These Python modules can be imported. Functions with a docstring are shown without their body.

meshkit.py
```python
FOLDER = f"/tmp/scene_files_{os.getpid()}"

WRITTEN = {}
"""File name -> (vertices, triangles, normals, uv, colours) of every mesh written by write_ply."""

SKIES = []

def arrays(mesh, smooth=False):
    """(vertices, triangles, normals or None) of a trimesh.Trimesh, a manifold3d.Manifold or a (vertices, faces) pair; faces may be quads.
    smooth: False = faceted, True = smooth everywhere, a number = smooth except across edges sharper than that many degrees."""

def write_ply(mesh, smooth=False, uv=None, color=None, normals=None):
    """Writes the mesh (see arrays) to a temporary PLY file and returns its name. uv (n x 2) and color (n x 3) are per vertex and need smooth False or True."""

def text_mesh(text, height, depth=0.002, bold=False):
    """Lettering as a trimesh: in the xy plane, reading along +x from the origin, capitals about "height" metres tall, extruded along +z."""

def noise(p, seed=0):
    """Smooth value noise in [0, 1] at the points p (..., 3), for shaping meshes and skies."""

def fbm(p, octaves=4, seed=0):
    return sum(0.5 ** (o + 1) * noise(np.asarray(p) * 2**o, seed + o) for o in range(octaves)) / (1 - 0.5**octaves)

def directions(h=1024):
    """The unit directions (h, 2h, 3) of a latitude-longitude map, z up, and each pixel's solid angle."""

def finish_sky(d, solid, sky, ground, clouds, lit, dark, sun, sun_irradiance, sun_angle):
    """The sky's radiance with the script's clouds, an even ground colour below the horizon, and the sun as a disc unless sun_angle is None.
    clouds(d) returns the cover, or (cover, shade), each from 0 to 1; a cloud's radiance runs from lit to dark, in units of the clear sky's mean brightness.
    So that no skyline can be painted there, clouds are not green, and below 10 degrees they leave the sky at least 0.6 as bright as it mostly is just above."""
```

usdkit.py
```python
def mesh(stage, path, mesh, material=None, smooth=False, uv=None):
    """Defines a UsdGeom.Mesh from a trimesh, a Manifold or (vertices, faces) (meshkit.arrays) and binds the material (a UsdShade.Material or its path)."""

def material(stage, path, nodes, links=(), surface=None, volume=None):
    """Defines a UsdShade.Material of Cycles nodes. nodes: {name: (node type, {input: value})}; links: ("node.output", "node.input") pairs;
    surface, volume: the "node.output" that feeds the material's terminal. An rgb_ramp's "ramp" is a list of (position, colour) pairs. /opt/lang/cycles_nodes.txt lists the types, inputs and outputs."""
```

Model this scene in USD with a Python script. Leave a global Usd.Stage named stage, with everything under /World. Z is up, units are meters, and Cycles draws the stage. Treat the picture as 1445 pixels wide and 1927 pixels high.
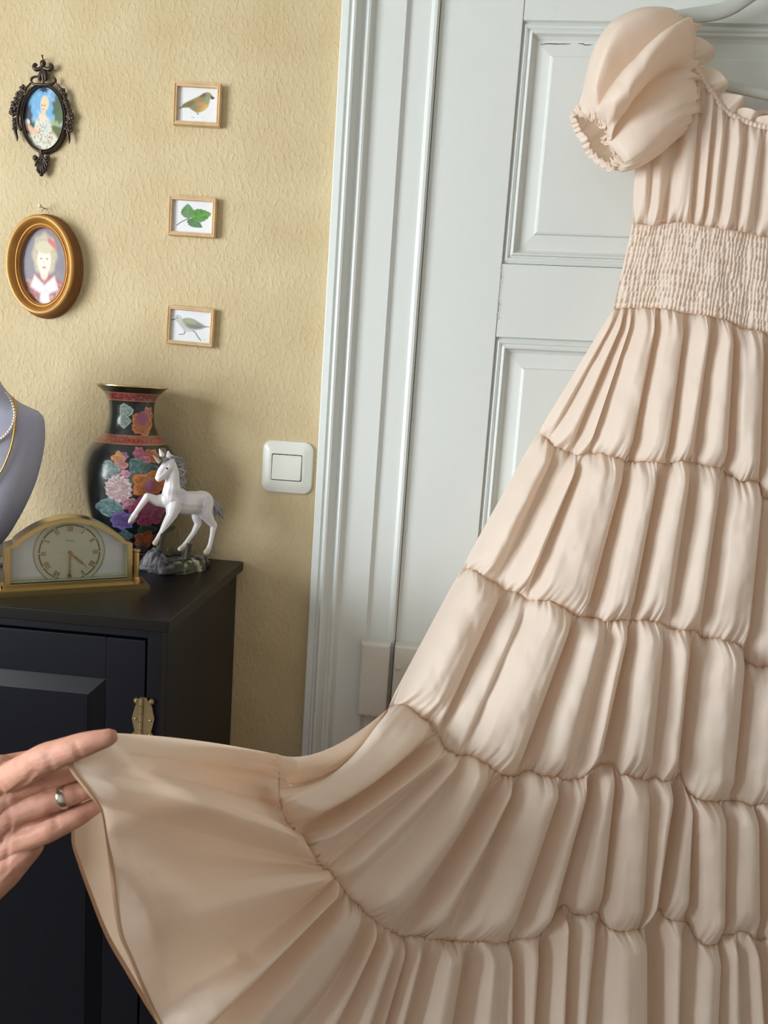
import math, numpy as np, trimesh, manifold3d, usdkit, meshkit
from pxr import Usd, UsdGeom, UsdLux, UsdShade, Gf, Sdf, Vt
from scipy.interpolate import PchipInterpolator, RBFInterpolator, CubicSpline
from shapely.geometry import Polygon, Point

stage = Usd.Stage.CreateInMemory()
UsdGeom.Xform.Define(stage, '/World'); UsdGeom.Scope.Define(stage, '/World/Looks')
rng = np.random.default_rng(7)

# ---------------------------------------------------------------- camera
W, H, F = 1445, 1927, 1450.0
CAM = np.array([0, -1.22, 1.30])
_y, _p, _r = np.radians([-4.044, 8.558, 3.869])
FWD = np.array([math.sin(_y) * math.cos(_p), math.cos(_y) * math.cos(_p), -math.sin(_p)])
_r0 = np.cross(FWD, [0, 0, 1]); _r0 /= np.linalg.norm(_r0); _u0 = np.cross(_r0, FWD)
RGT = math.cos(_r) * _r0 + math.sin(_r) * _u0
UPV = -math.sin(_r) * _r0 + math.cos(_r) * _u0
cam = UsdGeom.Camera.Define(stage, '/World/camera')
SENS = 5.6
cam.CreateHorizontalApertureAttr(SENS); cam.CreateFocalLengthAttr(SENS * F / W)
cam.CreateFStopAttr(2.6); cam.CreateFocusDistanceAttr(1.16)
cam.CreateClippingRangeAttr((0.02, 100.0))
_m = np.eye(4); _m[0, :3], _m[1, :3], _m[2, :3], _m[3, :3] = RGT, UPV, -FWD, CAM
cam.AddTransformOp().Set(Gf.Matrix4d(*map(float, _m.ravel())))
cam.CreateExposureAttr(0.0)

# ---------------------------------------------------------------- light: overcast daylight through the window in the left wall
X_LEFT, X_RIGHT, Y_FRONT, Z_CEIL = -1.95, 2.0, -3.0, 2.75
WIN_Y, WIN_Z = (-2.25, -0.85), (0.75, 2.0)
win = UsdLux.RectLight.Define(stage, '/World/window_daylight')
win.CreateWidthAttr(WIN_Y[1] - WIN_Y[0]); win.CreateHeightAttr(WIN_Z[1] - WIN_Z[0])
win.CreateIntensityAttr(18.9); win.CreateColorAttr(Gf.Vec3f(0.93, 0.98, 1.0))
_w = np.eye(4)   # a rect light shines along its -z: turned to shine along +x
_w[0, :3], _w[1, :3], _w[2, :3] = (0, -1, 0), (0, 0, 1), (-1, 0, 0)
_w[3, :3] = (X_LEFT - 0.10, sum(WIN_Y) / 2, sum(WIN_Z) / 2)
win.AddTransformOp().Set(Gf.Matrix4d(*map(float, _w.ravel())))


# ---------------------------------------------------------------- pixel helpers (where a ray of the photograph meets a real plane)
def ray(px, py):
    return (np.asarray(px, float)[..., None] - W / 2) / F * RGT - (np.asarray(py, float)[..., None] - H / 2) / F * UPV + FWD
def at(px, py, Y=0.0):
    d = ray(px, py)
    return CAM + d * ((np.asarray(Y, float) - CAM[1]) / d[..., 1])[..., None]
def at_z(px, py, Z):
    d = ray(px, py)
    return CAM + d * ((Z - CAM[2]) / d[..., 2])[..., None]

# ---------------------------------------------------------------- scene helpers
_names, _origin = {}, {}
def numbered(parent, name):
    k = (parent, name); _names[k] = _names.get(k, -1) + 1
    return name if _names[k] == 0 else f'{name}_{_names[k]:03d}'
def tag(p, label=None, cat=None, group=None, kind=None):
    p = p.GetPrim() if hasattr(p, 'GetPrim') else p
    for k, v in (('label', label), ('category', cat), ('group', group), ('kind', kind)):
        if v: p.SetCustomDataByKey(k, v)
    return p
def thing(name, label, cat, loc=(0, 0, 0), group=None, kind=None):
    path = '/World/' + numbered('/World', name)
    x = UsdGeom.Xform.Define(stage, path); x.AddTranslateOp().Set(Gf.Vec3d(*map(float, loc)))
    _origin[path] = np.array(loc, float)
    tag(x, label, cat, group, kind)
    return path
def obj(name, mesh, mat, parent='/World', smooth=30, cd=None, label=None):
    """One Mesh in world coordinates, written in its thing's own frame."""
    path = parent + '/' + numbered(parent, name)
    top = '/'.join(path.split('/')[:3]); off = _origin.get(top, np.zeros(3)) if parent != '/World' else np.zeros(3)
    if hasattr(mesh, 'to_mesh'):
        q = mesh.to_mesh(); mesh = (q.vert_properties[:, :3], q.tri_verts)
    v, f = (np.array(mesh.vertices), np.array(mesh.faces)) if hasattr(mesh, 'vertices') else (np.array(mesh[0], float), np.array(mesh[1]))
    m = usdkit.mesh(stage, path, (v - off, f), LOOK[mat], smooth=True if cd is not None and smooth else smooth)
    if cd is not None:
        pv = UsdGeom.PrimvarsAPI(m).CreatePrimvar('Cd', Sdf.ValueTypeNames.Color3fArray, 'vertex')
        pv.Set(Vt.Vec3fArray.FromNumpy(np.asarray(cd, np.float32)))
    if label: tag(m, label)
    return path

def lin(*c):
    c = np.array(c, float) / 255
    return np.where(c < 0.04045, c / 12.92, ((c + 0.055) / 1.055) ** 2.4)

# ---------------------------------------------------------------- mesh helpers
cat = trimesh.util.concatenate
def T(v, f): return trimesh.Trimesh(np.asarray(v, float), np.asarray(f), process=False)
def quads(q):
    q = np.asarray(q).reshape(-1, 4)
    return np.vstack([q[:, [0, 1, 2]], q[:, [0, 2, 3]]])
def gridf(nu, nv, wrap=False, flip=False):
    """faces of a grid stored [v][u] (nv rows of nu)"""
    i, j = np.meshgrid(np.arange(nu if wrap else nu - 1), np.arange(nv - 1), indexing='ij')
    i2 = (i + 1) % nu
    q = np.stack([j * nu + i, j * nu + i2, (j + 1) * nu + i2, (j + 1) * nu + i], -1).reshape(-1, 4)
    return quads(q[:, ::-1] if flip else q)
def box(x0, x1, y0, y1, z0, z1, r=0.0):
    if r:
        c = [(x, y, z) for x in (x0 + r, x1 - r) for y in (y0 + r, y1 - r) for z in (z0 + r, z1 - r)]
        s = trimesh.creation.icosphere(1, r).vertices
        return T(*_hull(np.vstack([s + np.array(k) for k in c])))
    m = trimesh.creation.box([x1 - x0, y1 - y0, z1 - z0]); m.apply_translation([(x0 + x1) / 2, (y0 + y1) / 2, (z0 + z1) / 2]); return m
def _hull(p):
    h = trimesh.convex.convex_hull(p); return h.vertices, h.faces
def loft(loops, cap0=False, cap1=False, flip=False):
    """closed loops (k, n, 3) joined; caps fan from the middle"""
    L = np.asarray(loops, float); k, n = L.shape[:2]
    v, f = L.reshape(-1, 3), gridf(n, k, True, flip)
    for on, row, s in ((cap0, 0, 1), (cap1, k - 1, -1)):
        if on:
            c = len(v); v = np.vstack([v, L[row].mean(0)])
            i = np.arange(n); t = np.stack([np.full(n, c), row * n + (i + 1) % n, row * n + i], 1)
            f = np.vstack([f, t if (s > 0) != flip else t[:, ::-1]])
    return T(v, f)
def tube(pts, r, sides=10, cap=True, res=None):
    p = np.asarray(pts, float); r = np.broadcast_to(np.asarray(r, float), (len(p),)).copy()
    if res and len(p) > 2:
        s = np.r_[0, np.cumsum(np.linalg.norm(np.diff(p, axis=0), axis=1))]
        t = np.linspace(0, s[-1], res); p, r = CubicSpline(s, p)(t), np.interp(t, s, r)
    t = np.gradient(p, axis=0); t /= np.linalg.norm(t, axis=1, keepdims=True) + 1e-12
    a = np.cross(t[0], [0.3, 0.9, 0.2]); a /= np.linalg.norm(a); A = []
    for k in range(len(p)):
        a = a - t[k] * (a @ t[k]); a /= np.linalg.norm(a); A.append(a)
    A = np.array(A); B = np.cross(t, A); g = np.arange(sides) * 2 * np.pi / sides
    L = p[:, None] + r[:, None, None] * (np.cos(g)[None, :, None] * A[:, None] + np.sin(g)[None, :, None] * B[:, None])
    return loft(L, cap, cap, flip=False)
def ball(c, r, n=2, s=(1, 1, 1)):
    m = trimesh.creation.icosphere(n, 1.0); return T(m.vertices * (np.array(s) * r) + np.array(c), m.faces)
def lathe(rz, n=48, c=(0, 0, 0)):
    rz = np.array(rz, float); g = np.arange(n) * 2 * np.pi / n
    L = np.stack([rz[:, :1] * np.cos(g), rz[:, :1] * np.sin(g), np.repeat(rz[:, 1:], n, 1)], -1) + np.array(c)
    return loft(L, rz[0, 0] > 1e-6, rz[-1, 0] > 1e-6)
def extrude(poly, y0, y1, fr=None):
    """polygon in (x, z) given thickness from y0 to y1"""
    m = trimesh.creation.extrude_polygon(poly, abs(y1 - y0), engine='earcut')
    v = m.vertices; yb = max(y0, y1)
    return T(np.stack([v[:, 0], yb - v[:, 2], v[:, 1]], 1), m.faces)
def rrect(w, h, r, n=6):
    """rounded rectangle, counter-clockwise (k, 2)"""
    r = max(r, 1e-5); o = []
    for cx, cz, a in ((w / 2 - r, h / 2 - r, 0), (-w / 2 + r, h / 2 - r, 90), (-w / 2 + r, -h / 2 + r, 180), (w / 2 - r, -h / 2 + r, 270)):
        t = np.radians(np.linspace(a, a + 90, n)); o.append(np.stack([cx + r * np.cos(t), cz + r * np.sin(t)], 1))
    return np.vstack(o)
def hullchain(bones, n=14):
    """bones: list of (p, r, q, s): one Manifold of sphere hulls"""
    ms = []
    for p, r, q, s in bones:
        a = manifold3d.Manifold.sphere(r, n).translate(list(map(float, p))); b = manifold3d.Manifold.sphere(s, n).translate(list(map(float, q)))
        ms.append(manifold3d.Manifold.batch_hull([a, b]))
    return manifold3d.Manifold.batch_boolean(ms, manifold3d.OpType.Add)
def soften(man, edge, it=8, lam=0.5):
    q = man.refine_to_length(edge).to_mesh()
    m = trimesh.Trimesh(q.vert_properties[:, :3], q.tri_verts, process=True)
    trimesh.smoothing.filter_taubin(m, lamb=lam, nu=lam + 0.03, iterations=it)
    return m
def sm(x): x = np.clip(x, 0, 1); return x * x * (3 - 2 * x)

# ---------------------------------------------------------------- materials
LOOK = {}
def mat(name, nodes, links=(), surface='p.BSDF'):
    LOOK[name] = usdkit.material(stage, '/World/Looks/' + name, nodes, links, surface=surface)
def plain(name, c, rough=0.5, metal=0.0, bump=None, vary=0.0, **kw):
    n = {'p': ('principled_bsdf', {'base_color': tuple(c), 'roughness': rough, 'metallic': metal, **kw})}; l = []
    if bump or vary: n['g'] = ('texture_coordinate', {})
    if bump:
        n['n'] = ('noise_texture', {'scale': bump[0], 'detail': 2.0}); n['b'] = ('bump', {'strength': bump[1], 'distance': bump[2]})
        l += [('g.object', 'n.vector'), ('n.fac', 'b.height'), ('b.normal', 'p.normal')]
    if vary:
        n['m'] = ('noise_texture', {'scale': 35.0, 'detail': 3.0})
        n['r'] = ('rgb_ramp', {'ramp': [(0.3, tuple(np.array(c) * (1 - vary))), (0.7, tuple(np.clip(np.array(c) * (1 + vary), 0, 1)))]})
        l += [('g.object', 'm.vector'), ('m.fac', 'r.fac'), ('r.color', 'p.base_color')]
    mat(name, n, l)
def painted(name, rough=0.5, **kw):
    mat(name, {'a': ('attribute', {'attribute': 'Cd'}), 'p': ('principled_bsdf', {'roughness': rough, **kw})}, [('a.color', 'p.base_color')])

# woodchip wallpaper: flattened chips under paint
mat('wallpaper', {
    'g': ('geometry', {}), 'mp': ('mapping', {'scale': (1.0, 1.0, 0.62), 'rotation': (0.0, 0.5, 0.0)}),
    'n1': ('noise_texture', {'scale': 165.0, 'detail': 3.0, 'roughness': 0.5, 'distortion': 0.35}),
    'r1': ('rgb_ramp', {'ramp': [(0.48, (0, 0, 0)), (0.68, (0.7, 0.7, 0.7)), (0.85, (1, 1, 1))]}),
    'n2': ('noise_texture', {'scale': 45.0, 'detail': 2.0}),
    'mm': ('math', {'math_type': 'multiply_add', 'value2': 0.55}),
    'b': ('bump', {'strength': 0.32, 'distance': 0.003}),
    'nc': ('noise_texture', {'scale': 9.0, 'detail': 2.0}),
    'rc': ('rgb_ramp', {'ramp': [(0.3, tuple(lin(200, 180, 141))), (0.7, tuple(lin(210, 192, 155)))]}),
    'p': ('principled_bsdf', {'roughness': 0.62, 'specular_ior_level': 0.3})},
    [('g.position', 'mp.vector'), ('mp.vector', 'n1.vector'), ('mp.vector', 'n2.vector'), ('n1.fac', 'r1.fac'), ('n2.fac', 'mm.value1'), ('r1.color', 'mm.value3'),
     ('mm.value', 'b.height'), ('b.normal', 'p.normal'), ('g.position', 'nc.vector'), ('nc.fac', 'rc.fac'), ('rc.color', 'p.base_color')])
plain('white_paint', lin(222, 226, 224), 0.35, bump=(60.0, 0.12, 0.002))
plain('old_white_paint', lin(222, 218, 210), 0.4, bump=(90.0, 0.25, 0.003))
plain('ceiling_paint', lin(205, 203, 198), 0.8)
plain('room_paint', lin(208, 205, 198), 0.8)
plain('floor_boards', lin(86, 62, 42), 0.5, vary=0.25)
plain('switch_plastic', lin(232, 233, 226), 0.28)
plain('gap_black', (0.01, 0.01, 0.01), 0.8)
plain('cabinet_paint', lin(9, 12, 21), 0.38, specular_ior_level=0.26)
plain('cabinet_top_paint', lin(14, 12, 12), 0.34, specular_ior_level=0.3)
plain('old_brass', lin(150, 132, 98), 0.42, 0.85, vary=0.3)
plain('gold_brass', lin(206, 182, 128), 0.26, 1.0)
plain('pine_frame', lin(216, 184, 142), 0.5, vary=0.14)
plain('gilt_wood', lin(182, 132, 66), 0.42, 0.35, vary=0.14)
plain('gilt_side', lin(128, 84, 42), 0.5, 0.2, vary=0.12)
plain('dark_bronze', lin(74, 64, 58), 0.38, 0.75, vary=0.35)
plain('steel_nail', lin(40, 36, 34), 0.4, 0.8)
plain('pin_white', lin(232, 224, 200), 0.4)
plain('wire', lin(110, 90, 60), 0.4, 0.8)
painted('print_paper', 0.35)
painted('vase_glaze', 0.3, coat_weight=0.5, coat_roughness=0.2)
painted('figurine_white', 0.34)
painted('figurine_rock', 0.5)
plain('figurine_hair', lin(150, 150, 158), 0.5, vary=0.25)
plain('figurine_eye', lin(40, 34, 34), 0.2)
plain('horn_gold', lin(190, 180, 160), 0.35)
plain('driftwood', lin(58, 58, 46), 0.55, vary=0.4)
plain('clock_white', lin(228, 230, 232), 0.5)
plain('clock_cream', lin(214, 217, 197), 0.4)
plain('clock_dial', lin(212, 212, 190), 0.4)
plain('clock_gilt', lin(168, 136, 78), 0.3, 0.8)
plain('clock_print', lin(120, 110, 88), 0.5)
mat('clock_glass', {'f': ('fresnel', {'IOR': 1.22}), 't': ('transparent_bsdf', {'color': (1.0, 1.0, 1.0)}), 'g': ('glossy_bsdf', {'roughness': 0.02, 'color': (1, 1, 1)}), 'm': ('mix_closure', {})},
    [('f.fac', 'm.fac'), ('t.BSDF', 'm.closure1'), ('g.BSDF', 'm.closure2')], 'm.closure')
plain('bust_velvet', lin(172, 174, 196), 0.9)
plain('pearl', lin(240, 228, 208), 0.2, coat_weight=0.5)
plain('gold_chain', lin(214, 172, 96), 0.25, 1.0)
plain('hanger_plastic', lin(196, 200, 196), 0.4)
plain('silver', lin(200, 196, 188), 0.22, 1.0)
CLOTH = tuple(lin(248, 236, 225))
for nm, bs in (('dress_cloth', 0.0), ('dress_smocking', 0.35)):
    mat(nm, {
    'g': ('geometry', {}), 'n': ('noise_texture', {'scale': 38.0, 'detail': 2.0, 'roughness': 0.5}), 'b': ('bump', {'strength': 0.16 + bs, 'distance': 0.004}),
    'p': ('principled_bsdf', {'base_color': CLOTH, 'roughness': 0.5, 'specular_ior_level': 0.32}),
    't': ('translucent_bsdf', {'color': tuple(lin(250, 224, 198))}), 'm': ('mix_closure', {'fac': 0.35})},
    [('g.position', 'n.vector'), ('n.fac', 'b.height'), ('b.normal', 'p.normal'), ('p.BSDF', 'm.closure1'), ('t.BSDF', 'm.closure2')], 'm.closure')
plain('dress_thread', lin(214, 176, 144), 0.7)
plain('hem_cloth', lin(206, 170, 140), 0.6)
mat('skin', {
    'g': ('geometry', {}), 'n': ('noise_texture', {'scale': 75.0, 'detail': 3.0}), 'r': ('rgb_ramp', {'ramp': [(0.3, tuple(lin(184, 132, 112))), (0.55, tuple(lin(198, 148, 128))), (0.75, tuple(lin(204, 142, 124)))]}),
    'v': ('voronoi_texture', {'scale': 420.0}), 'b': ('bump', {'strength': 0.12, 'distance': 0.0008}),
    'p': ('principled_bsdf', {'roughness': 0.58, 'specular_ior_level': 0.28})},
    [('g.position', 'n.vector'), ('n.fac', 'r.fac'), ('r.color', 'p.base_color'), ('g.position', 'v.vector'), ('v.distance', 'b.height'), ('b.normal', 'p.normal')])

# ================================================================ the setting
DX0, DX1, DTOP = -0.053, 0.80, 2.12          # door leaf
WXL, WXR = -0.10, 0.85                        # hole in the wall
wall = cat([box(X_LEFT, WXL, 0, 0.16, 0, Z_CEIL), box(WXR, X_RIGHT, 0, 0.16, 0, Z_CEIL), box(WXL, WXR, 0, 0.16, DTOP + 0.03, Z_CEIL)])
tag(stage.GetPrimAtPath(obj('wall_back', wall, 'wallpaper', smooth=False)), 'yellow woodchip-papered back wall behind cabinet and pictures', 'wall', kind='structure')
tag(stage.GetPrimAtPath(obj('wall_left', cat([box(X_LEFT - 0.12, X_LEFT, Y_FRONT, WIN_Y[0], 0, Z_CEIL), box(X_LEFT - 0.12, X_LEFT, WIN_Y[1], 0, 0, Z_CEIL),
    box(X_LEFT - 0.12, X_LEFT, WIN_Y[0], WIN_Y[1], 0, WIN_Z[0]), box(X_LEFT - 0.12, X_LEFT, WIN_Y[0], WIN_Y[1], WIN_Z[1], Z_CEIL)]), 'room_paint', smooth=False)), 'grey left wall around the window', 'wall', kind='structure')
tag(stage.GetPrimAtPath(obj('wall_right', box(X_RIGHT, X_RIGHT + 0.12, Y_FRONT, 0.16, 0, Z_CEIL), 'room_paint', smooth=False)), 'grey right wall beyond the door', 'wall', kind='structure')
tag(stage.GetPrimAtPath(obj('wall_front', box(X_LEFT - 0.12, X_RIGHT + 0.12, Y_FRONT - 0.12, Y_FRONT, 0, Z_CEIL), 'room_paint', smooth=False)), 'grey wall behind the camera', 'wall', kind='structure')
tag(stage.GetPrimAtPath(obj('floor', box(X_LEFT - 0.12, X_RIGHT + 0.12, Y_FRONT - 0.12, 0.16, -0.1, 0), 'floor_boards', smooth=False)), 'brown wooden floor of the room', 'floor', kind='structure')
tag(stage.GetPrimAtPath(obj('ceiling', box(X_LEFT - 0.12, X_RIGHT + 0.12, Y_FRONT - 0.12, 0.16, Z_CEIL, Z_CEIL + 0.1), 'ceiling_paint', smooth=False)), 'white ceiling of the room', 'ceiling', kind='structure')
w1 = thing('window_1', 'white framed window in the left wall', 'window', (X_LEFT, WIN_Y[0], WIN_Z[0]), kind='structure')
ym = sum(WIN_Y) / 2
obj('frame', cat([box(X_LEFT - 0.09, X_LEFT - 0.03, a, b, c, d) for a, b, c, d in ((WIN_Y[0], WIN_Y[0] + 0.05, *WIN_Z), (WIN_Y[1] - 0.05, WIN_Y[1], *WIN_Z), (*WIN_Y, WIN_Z[0], WIN_Z[0] + 0.05), (*WIN_Y, WIN_Z[1] - 0.05, WIN_Z[1]))]), 'white_paint', w1, False)
obj('mullion', box(X_LEFT - 0.09, X_LEFT - 0.03, ym - 0.03, ym + 0.03, WIN_Z[0] + 0.05, WIN_Z[1] - 0.05), 'white_paint', w1, False)

# door casing: one moulded profile, swept up both sides and across the head
PROF = [(-.195, .004), (-.195, -.0235), (-.1935, -.0245), (-.184, -.0255), (-.1825, -.0225), (-.1795, -.0225), (-.1785, -.027), (-.1755, -.0295), (-.1725, -.0285), (-.168, -.0235), (-.1635, -.0165), (-.160, -.0160),
        (-.1585, -.0195), (-.1555, -.0205), (-.1525, -.0195), (-.150, -.0150), (-.146, -.0115), (-.141, -.0105), (-.102, -.0105), (-.0955, -.0045), (-.066, -.0045), (-.0645, -.0075), (-.061, -.0095), (-.057, -.0095), (-.0542, -.0065), (-.0535, .004)]
pc = Polygon(PROF)
def vertical(poly, z0, z1, fx=1, x0=0):
    m = trimesh.creation.extrude_polygon(poly, z1 - z0, engine='earcut'); v = m.vertices
    f = m.faces if fx > 0 else m.faces[:, ::-1]
    return T(np.stack([x0 + fx * v[:, 0], v[:, 1], v[:, 2] + z0], 1), f)
t1 = thing('trim_1', 'white moulded casing up the lock side of the door', 'door casing', (-.195, 0, 0), kind='structure')
obj('casing', vertical(pc, 0, DTOP + 0.14), 'white_paint', t1, 25)
obj('door_stop', box(-.105, DX0 + .012, .0405, .06, 0, DTOP + .03), 'white_paint', t1, False)
t2 = thing('trim_2', 'white moulded casing up the hinge side of the door', 'door casing', (DX1 + .142, 0, 0), kind='structure')
obj('casing', vertical(pc, 0, DTOP + 0.14, -1, DX0 + DX1), 'white_paint', t2, 25)
t3 = thing('trim_3', 'white moulded casing across the head of the door', 'door casing', (DX0, 0, DTOP), kind='structure')
mh = vertical(pc, DX0, DX1); v = mh.vertices
obj('casing', T(np.stack([v[:, 2], v[:, 1], DTOP + DX0 - v[:, 0]], 1), mh.faces[:, ::-1]), 'white_paint', t3, 25)
# lock keep on the casing
def facet_box(x0, x1, z0, z1, yb, yf, bev):
    """box on a vertical face with wide bevels on its front edges"""
    a = np.array([(x0, z0), (x1, z0), (x1, z1), (x0, z1)]); c = a.mean(0); i = a - np.sign(a - c) * bev
    j = lambda p, y: np.stack([p[:, 0], np.full(4, y), p[:, 1]], 1)
    return loft([j(a, yb), j(a, yf + bev * .7), j(a - np.sign(a - c) * bev * .35, yf + bev * .2), j(i, yf)], False, True)
kx = [at(p, 1270, -.028)[0] for p in (676, 731, 739)]; kz = [at(700, q, -.028)[2] for q in (1348, 1211)]
obj('lock_keep', facet_box(kx[0], kx[1], kz[0], kz[1], -.004, -.030, .004), 'old_white_paint', t1, False, label='thickly painted lock keep block')

# door leaf: stiles and rails with profiled panels
d1 = thing('door_1', 'white painted panelled door with a surface lock', 'door', (DX0, 0.0, 0.005), kind='structure')
PX0, PX1 = 0.067, 0.68
SH = 0.016
def zs(z, x): return z + SH * (x - PX0)
panels = [(1.510, 1.851), (0.74, 1.401), (0.16, 0.62)]
obj('stile', box(DX0 - .0002, PX0, 0.0, 0.04, 0.005, DTOP, .0012), 'white_paint', d1, 30)
obj('stile', box(PX1, DX1 - .001, 0.0, 0.04, 0.005, DTOP, .0012), 'white_paint', d1, 30)
for za, zb in ((1.851, DTOP), (1.401, 1.510), (0.62, 0.74), (0.005, 0.16)):
    q = box(PX0, PX1, 0.0012, 0.039, za, zb, .001); vv = q.vertices.copy()
    if zb < 2.1: vv[:, 2] += SH * (vv[:, 0] - PX0)
    elif True: vv[:, 2] += np.where(vv[:, 2] < 2.0, SH * (vv[:, 0] - PX0), 0)
    obj('rail', T(vv, q.faces), 'white_paint', d1, 30)
INS = [(0, .0), (.0012, .006), (.0030, .0045), (.0060, .0025), (.0085, .0035), (.0105, .0065), (.0125, .0055), (.0135, .0015), (.0150, .0010), (.0165, .0020), (.0185, .008), (.0225, .0115), (.0445, .0085), (.0460, .0045), (.0485, .0035)]
for za, zb in panels:
    def lp(i, y): return [(x, y, zs(z, x)) for x, z in ((PX0 + i, za + i), (PX1 - i, za + i), (PX1 - i, zb - i), (PX0 + i, zb - i))]
    k = INS.index((.0225, .0115))
    pth = obj('panel', loft([lp(*q) for q in INS[k:]], False, True), 'white_paint', d1, False)
    obj('moulding', loft([lp(*q) for q in INS[:k + 1]]), 'white_paint', pth, False)
# curled paint along the stile joint
fl = []
for z in np.linspace(1.425, 1.50, 12):
    w = rng.uniform(.001, .003); x = PX0 + .001 + rng.uniform(-.0012, .0006)
    fl.append(T([(x, -.0004, z), (x - w, -.0018, z + .002), (x - .0006, -.0005, z + .008), (x + .001, -.0002, z + .004)], [(0, 1, 2), (0, 2, 3)]))
tag(stage.GetPrimAtPath(obj('paint_flakes', cat(fl), 'white_paint', d1, False)), kind='stuff')
ck_ = []
for seg in (((1016, 84), (1030, 82), (1052, 83), (1074, 82)), ((1087, 82), (1096, 82), (1101, 85), (1115, 84))):
    pts = [at(x, y, .0105) for x, y in seg]; ck_.append(tube(pts, [.0002, .0005, .0005, .0002], 5))
tag(stage.GetPrimAtPath(obj('paint_crack', cat(ck_), 'gap_black', d1, True)), kind='stuff')
obj('lock_case', facet_box(kx[2], kx[2] + .15, kz[0] - .004, kz[1] - .001, .0, -.027, .003), 'old_white_paint', d1, False, label='painted surface lock case')
rv = at(749, 1257, -.028)
obj('rivet', ball((rv[0], -.027, rv[2]), .0048, 2, (1, .55, 1)), 'old_white_paint', d1, True)

# ---------------------------------------------------------------- light switch
sc = at(541.5, 879, 0)
s1 = thing('light_switch', 'white square rocker light switch on the yellow wall beside the door', 'light switch', (sc[0], 0, sc[2]))
def rl(w, h, r, y, c=sc): q = rrect(w, h, r); return np.stack([c[0] + q[:, 0], np.full(len(q), y), c[2] + q[:, 1]], 1)
obj('plate', loft([rl(.0815, .0835, .0145, .0), rl(.0815, .0835, .0145, -.0035), rl(.0800, .082, .0140, -.0052), rl(.0760, .078, .0125, -.0064), rl(.060, .060, .006, -.0092), rl(.0535, .050, .003, -.0100), rl(.0495, .0425, .0026, -.0100), rl(.0490, .042, .0026, -.004)], False, True), 'switch_plastic', s1, 40)
obj('rocker_gap', loft([rl(.0488, .0418, .002, -.0045)] * 2, False, True), 'gap_black', s1, False)
q = loft([rl(.0475, .0400, .0022, -.005), rl(.0475, .0400, .0022, -.0100), rl(.0460, .0385, .0020, -.0112)], False, True)
vv = q.vertices.copy(); vv[:, 1] += np.where(vv[:, 1] < -.008, .0016 * (vv[:, 2] - sc[2]) / .02, 0)
obj('rocker', T(vv, q.faces), 'switch_plastic', s1, 40)

# ---------------------------------------------------------------- cabinet
CT, CX, CY = 1.0165, -0.321, -0.345
c1 = thing('cabinet', 'dark navy painted wooden cabinet with panelled door, holding vase and clock', 'cabinet', (-.73, -.17, 0))
CXL = -1.14
obj('top', box(CXL - .010, -.311, CY - .004, -.004, CT - .0152, CT, .0012), 'cabinet_top_paint', c1, 30)
obj('body', cat([box(CXL, CX, CY + .022, -.006, .06, CT - .0155), box(-.3385, CX, CY + .002, CY + .022, .06, CT - .0155, .001), box(CXL, CXL + .02, CY + .002, CY + .022, .06, CT - .0155, .001),
    box(CXL + .02, -.3385, CY + .002, CY + .022, .9905, CT - .0155, .001), box(CXL + .02, -.3385, CY + .002, CY + .022, .06, .09), box(-.74, -.72, CY + .002, CY + .022, .09, .9905)]), 'cabinet_paint', c1, 30)
obj('plinth', box(CXL + .01, CX - .01, CY + .03, -.012, 0, .06), 'cabinet_paint', c1, False)
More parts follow.
